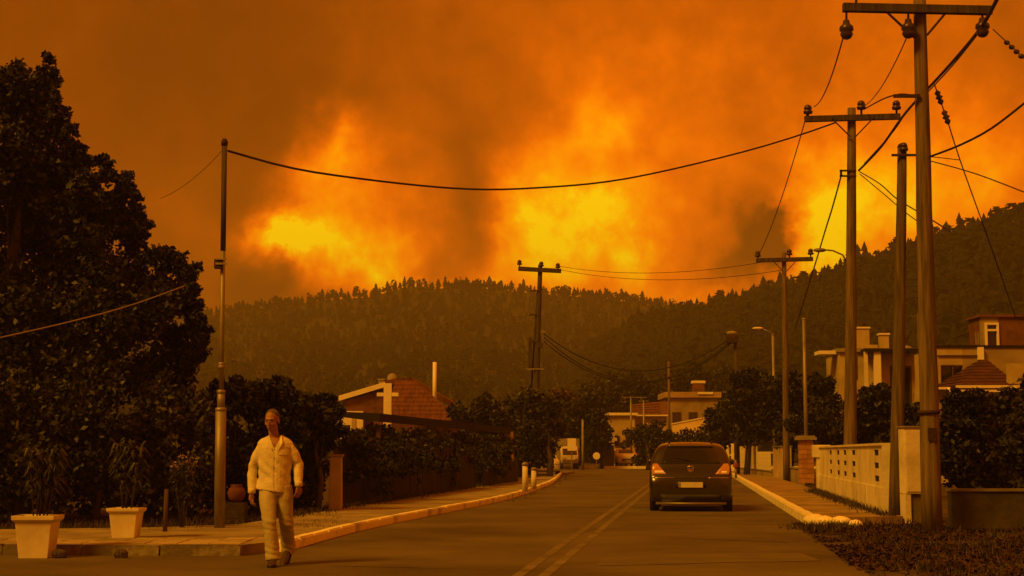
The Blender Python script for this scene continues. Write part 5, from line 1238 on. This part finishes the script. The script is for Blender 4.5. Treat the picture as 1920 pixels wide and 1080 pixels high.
hc = M_(510, 789, -.05); nk0 = M_(513, 822); cx = (SL.x + SR.x) / 2
body = MB()
# head: skull, jaw, brow, nose, ears; the face looks forward and slightly down to one side
HM = Matrix.Rotation(R(-14), 3, 'Z') @ Matrix.Rotation(R(10), 3, 'X')
def hp_(x, y, z): return hc + HM @ Vector((x, y, z))
def hel(c, r, n=14, m=10): body.ell(hp_(*c), r, n, m, HM)
hel((0, .012, .035), (.076, .094, .085)); hel((0, -.018, -.025), (.060, .075, .085)); hel((0, -.042, -.078), (.040, .042, .034)); hel((0, -.072, .030), (.055, .022, .016))
hel((0, -.098, -.012), (.012, .022, .024)); hel((0, -.106, -.028), (.017, .016, .011)); hel((0, -.083, -.058), (.026, .014, .009)); hel((0, -.079, -.070), (.022, .012, .007))
for s in (-1, 1): hel((s * .080, .010, -.010), (.010, .020, .032)); hel((s * .040, -.062, -.025), (.022, .022, .022))
body.tube([hc + Vector((0, .02, -.02)), nk0 + Vector((0, .012, .03)), nk0 + Vector((0, .012, -.06))], [.056, .055, .07], 14)
body.loft([ring((cx, .01, z), rx, ry) for z, rx, ry in ((.88, .13, .10), (1.0, .15, .11), (1.2, .17, .115), (1.36, .175, .11), (1.43, .10, .08))])
for S, E, W_, in ((SL, EL, WL), (SR, ER, WR)): body.tube([S + Vector((.03 if S is SL else -.03, 0, -.01)), S.lerp(E, .5), E, E.lerp(W_, .5), W_], [.052, .046, .038, .036, .026], 12)
for Hh, K, A in ((HL, KL, AL), (HR, KR_, AR)): body.tube([Hh + Vector((0, 0, -.06)), Hh.lerp(K, .5), K, K.lerp(A, .4), A], [.07, .07, .055, .052, .034], 14)
def hand(wr, dirv, palm_n, s, curl=.9):
    d = dirv.normalized(); nrm = palm_n.normalized(); side = d.cross(nrm).normalized() * s
    body.tube([wr - d * .03, wr + d * .01, wr + d * .05, wr + d * .088], [(.026, .019), (.028, .020), (.039, .016), (.036, .014)], 12)
    for i in range(4):
        o = side * (-.029 + .0195 * i); L = (.036, .041, .039, .030)[i]; p = wr + d * .082 + o; a = .35 * curl; q = [p]
        for j in range(3):
            dd = (d * math.cos(a) + nrm * math.sin(a)); p = p + dd * L * (1, .68, .55)[j]; q.append(p); a += .55 * curl
        body.tube(q, [.0098, .0095, .0088, .007], 8)
    p = wr + d * .025 - side * .032; t1 = p + (d * .6 - side * .7 + nrm * .35).normalized() * .036; t2 = t1 + (d * .85 - side * .1 + nrm * .45).normalized() * .030; t3 = t2 + (d * .8 + side * .3 + nrm * .5).normalized() * .022
    body.tube([p, t1, t2, t3], [.013, .0118, .0105, .008], 8)
hand(WL + Vector((0, -.005, -.015)), Vector((.02, -.12, -1)), Vector((.75, .5, 0)), 1)
hand(WR + Vector((0, -.005, -.015)), Vector((-.08, -.1, -1)), Vector((-.6, .7, 0)), -1, 1.25)
for A in (AL, AR): body.tube([A + Vector((0, .02, -.02)), A + Vector((0, -.06, -.05))], [.035, .03], 10)
remesh(body, .0062, 'body', M_skin, man, 3)
for s in (-1, 1):
    e = MB(); e.ell(hp_(s * .030, -.083, .006), (.0115, .0075, .0055), 10, 6, HM); e.build('eye', mat('eye_white', (.22, .17, .13), None, rough=.3), man, smooth=True)
    e = MB(); e.ell(hp_(s * .030, -.0905, .004), (.0055, .003, .0055), 8, 5, HM); e.build('iris', M_dark, man, smooth=True)
    e = MB(); e.tube([hp_(s * .014, -.094, .026), hp_(s * .032, -.092, .031), hp_(s * .050, -.080, .026)], [.003, .0042, .002], 6); e.build('eyebrow', M_hair, man, smooth=True)
hr = MB(); rings = []
for i in range(9):
    th = PI * .50 * i / 8; rings.append([hp_(.082 * math.cos(th) * math.cos(a), .036 + .090 * math.cos(th) * math.sin(a), .052 + .080 * math.sin(th) + (-.062 * max(0, math.sin(a)) * math.cos(th)) + .012 * max(0, -math.sin(a)) * math.cos(th)) for a in [2 * PI * k / 26 for k in range(26)]])
hr.loft(rings)
for v in range(len(hr.v)):
    q = Vector(hr.v[v]); hr.v[v] = tuple(q + (q - hc).normalized() * .004 * noise.noise(q * 60))
hr.build('hair', M_hair, man, smooth=True)
# shirt, hanging loose over the trousers
sh = MB()
hemz = M_(515, 921).z
sh.loft([ring((cx + dx, .01, z), rx, ry, 28, tl) for z, rx, ry, tl, dx in ((hemz, .192, .150, -.028, -.012), (.90, .186, .146, -.012, -.008), (1.0, .182, .142, 0, -.004), (1.12, .186, .143, 0, 0), (1.25, .200, .140, 0, 0), (1.325, .208, .132, 0, 0), (1.375, .205, .118, 0, 0), (1.415, .165, .098, 0, 0), (1.440, .115, .082, 0, 0), (1.458, .078, .070, 0, 0))])
for S, E, W_, in ((SL, EL, WL), (SR, ER, WR)):
    o = Vector((.045 if S is SL else -.045, 0, -.03))
    sh.tube([S + o, S.lerp(E, .12), S.lerp(E, .38), S.lerp(E, .7), E, E.lerp(W_, .35), E.lerp(W_, .7), W_ + Vector((0, 0, .02)), W_ + Vector((0, 0, -.005))], [.052, .062, .066, .061, .057, .055, .050, .043, .040], 18)
shirt = remesh(sh, .0085, 'shirt', M_shirt, man, 4, wrinkle=.010, wscale=7, seed=3, stretch=(1.3, 1.3, .8))
# folds pulled across the waist and the elbows, and the placket split at the hem
for v in shirt.data.vertices:
    c = v.co
    if c.y < .06:
        f = math.sin((c.z * 1.0 + (c.x - cx) * .9) * 46 + 1.5 * noise.noise(c * 5)); k = math.exp(-((c.z - 1.08) / .13) ** 2) * .0045
        v.co = c + v.normal * (f * k)
        d = abs(c.x - cx - .015 - .10 * max(0, .97 - c.z))
        if c.y < -.03 and d < .012: v.co = v.co + Vector((0, .008 * (1 - d / .012), 0))
bm = bmesh.new(); bm.from_mesh(shirt.data)
bmesh.ops.delete(bm, geom=[v for v in bm.verts if v.co.y < -.01 and v.co.z > 1.318 and abs(v.co.x - cx - .01) < (v.co.z - 1.318) * .50], context='VERTS')
bm.to_mesh(shirt.data); bm.free()
MB().tube([M_(499, 820, -.045), M_(502, 832, -.100), M_(511, 846, -.122)], [(.006, .024), (.007, .030), (.005, .010)], 8).build('collar', M_shirt, man, smooth=True)
MB().tube([M_(526, 818, -.045), M_(527, 831, -.100), M_(521, 846, -.122)], [(.006, .024), (.007, .030), (.005, .010)], 8).build('collar', M_shirt, man, smooth=True)
sbm = bmesh.new(); sbm.from_mesh(shirt.data); sbv = BVHTree.FromBMesh(sbm); sbm.free()
def on_shirt(x, z, off): 
    h = sbv.ray_cast(Vector((x, -2, z)), Vector((0, 1, 0))); return (h[0] if h[0] else Vector((x, -.1, z))) + Vector((0, -off, 0))
n = 6; b = MB(); px0, pz0 = cx + .055, 1.235
g_ = [[on_shirt(px0 + .115 * i / n, pz0 + .12 * j / n, .006) for i in range(n + 1)] for j in range(n + 1)]
b.add([p for r_ in g_ for p in r_], [(j * (n + 1) + i, j * (n + 1) + i + 1, (j + 1) * (n + 1) + i + 1, (j + 1) * (n + 1) + i) for j in range(n) for i in range(n)])
b.add([on_shirt(px0 - .003 + .121 * i / n, pz0 + .12 - .035 * j, .011) for j in (0, 1) for i in range(n + 1)], [(i, i + 1, n + 2 + i, n + 1 + i) for i in range(n)]); b.build('chest_pocket', M_shirt, man, smooth=True)
for z in (1.30, 1.20, 1.10, 1.0): MB().ell(on_shirt(cx + .013, z, .003), (.007, .003, .007), 8, 4).build('button', M_conc, man, smooth=True)
for W_ in (WL, WR): MB().lathe([(.040, -.03), (.0435, -.028), (.0435, .022), (.040, .026)], 16, W_ + Vector((0, 0, .012))).build('cuff', M_shirt, man, smooth=True)
# trousers
tr = MB()
tr.loft([ring((cx, .01, z), rx, ry, 24) for z, rx, ry in ((1.0, .155, .115), (.92, .165, .125), (.84, .172, .132), (.78, .150, .120))])
for Hh, K, A in ((HL, KL, AL), (HR, KR_, AR)): tr.tube([Hh + Vector((-.012 if Hh is HR else .012, 0, .02)), Hh.lerp(K, .3), Hh.lerp(K, .7), K, K.lerp(A, .3), K.lerp(A, .7), A + Vector((0, -.01, -.035))], [.097, .098, .086, .080, .078, .080, .084], 18)
tro = remesh(tr, .0085, 'trousers', M_trou, man, 4, wrinkle=.011, wscale=6, seed=9, stretch=(1.6, 1.6, .7))
for v in tro.data.vertices:
    c = v.co; k = .0030 * math.exp(-((c.z - .46) / .10) ** 2) + .0035 * math.exp(-((c.z - .16) / .07) ** 2); v.co = c + v.normal * k * math.sin(c.z * 95 + c.x * 30 + 2 * noise.noise(c * 6))
# shoes
for A, pitch, zz0 in ((AL, 0, 0), (AR, R(26), 0)):
    heel = Vector((A.x, A.y + .03, 0)); b = MB(); prof = [(-.035, .03, .075), (0, .038, .10), (.06, .042, .085), (.13, .048, .062), (.19, .048, .048), (.245, .036, .036), (.27, .012, .022)]
    rings = []
    for (l, w_, h_) in prof:
        rings.append([Vector((w_ * math.cos(a), -l, .012 + h_ * .5 + h_ * .5 * math.sin(a))) for a in [2 * PI * k / 14 for k in range(14)]])
    b.loft(rings); sole = MB().loft([[Vector((w_ * 1.08 * s_, -l, z_)) for s_, z_ in ((-1, 0), (1, 0), (1, .02), (-1, .02))] for (l, w_, h_) in prof])
    Mx = Matrix.Rotation(R(4 if A is AL else -6), 3, 'Z') @ Matrix.Rotation(pitch, 3, 'X')
    base = Vector((A.x, A.y, 0)); ball = Vector((0, -.19, 0)); off = ball - Matrix.Rotation(pitch, 3, 'X') @ ball
    for mb_, nm, mm in ((b, 'shoe', M_shoe), (sole, 'sole', M_trim)):
        mb_.v = [tuple(base + off + Mx @ Vector(v)) for v in mb_.v]
        if nm == 'shoe': so = mb_.build(nm, mm, man, smooth=True)
        else: mb_.build(nm, mm, so)

# ---------------------------------------------------------------- smoky air
hz = MB().box((0, 620, 79), (2400, 1360, 162)).build('haze', None, kind='stuff')
hm = bpy.data.materials.new('haze'); hm.use_nodes = True; hm.node_tree.nodes.clear()
pv = hm.node_tree.nodes.new('ShaderNodeVolumePrincipled'); ho = hm.node_tree.nodes.new('ShaderNodeOutputMaterial'); hm.node_tree.links.new(pv.outputs[0], ho.inputs['Volume'])
pv.inputs['Color'].default_value = (.80, .78, .70, 1); pv.inputs['Density'].default_value = .00046; pv.inputs['Anisotropy'].default_value = 0
hz.data.materials.append(hm); hz['label'] = 'thin brown smoke haze hanging in the air over the village'
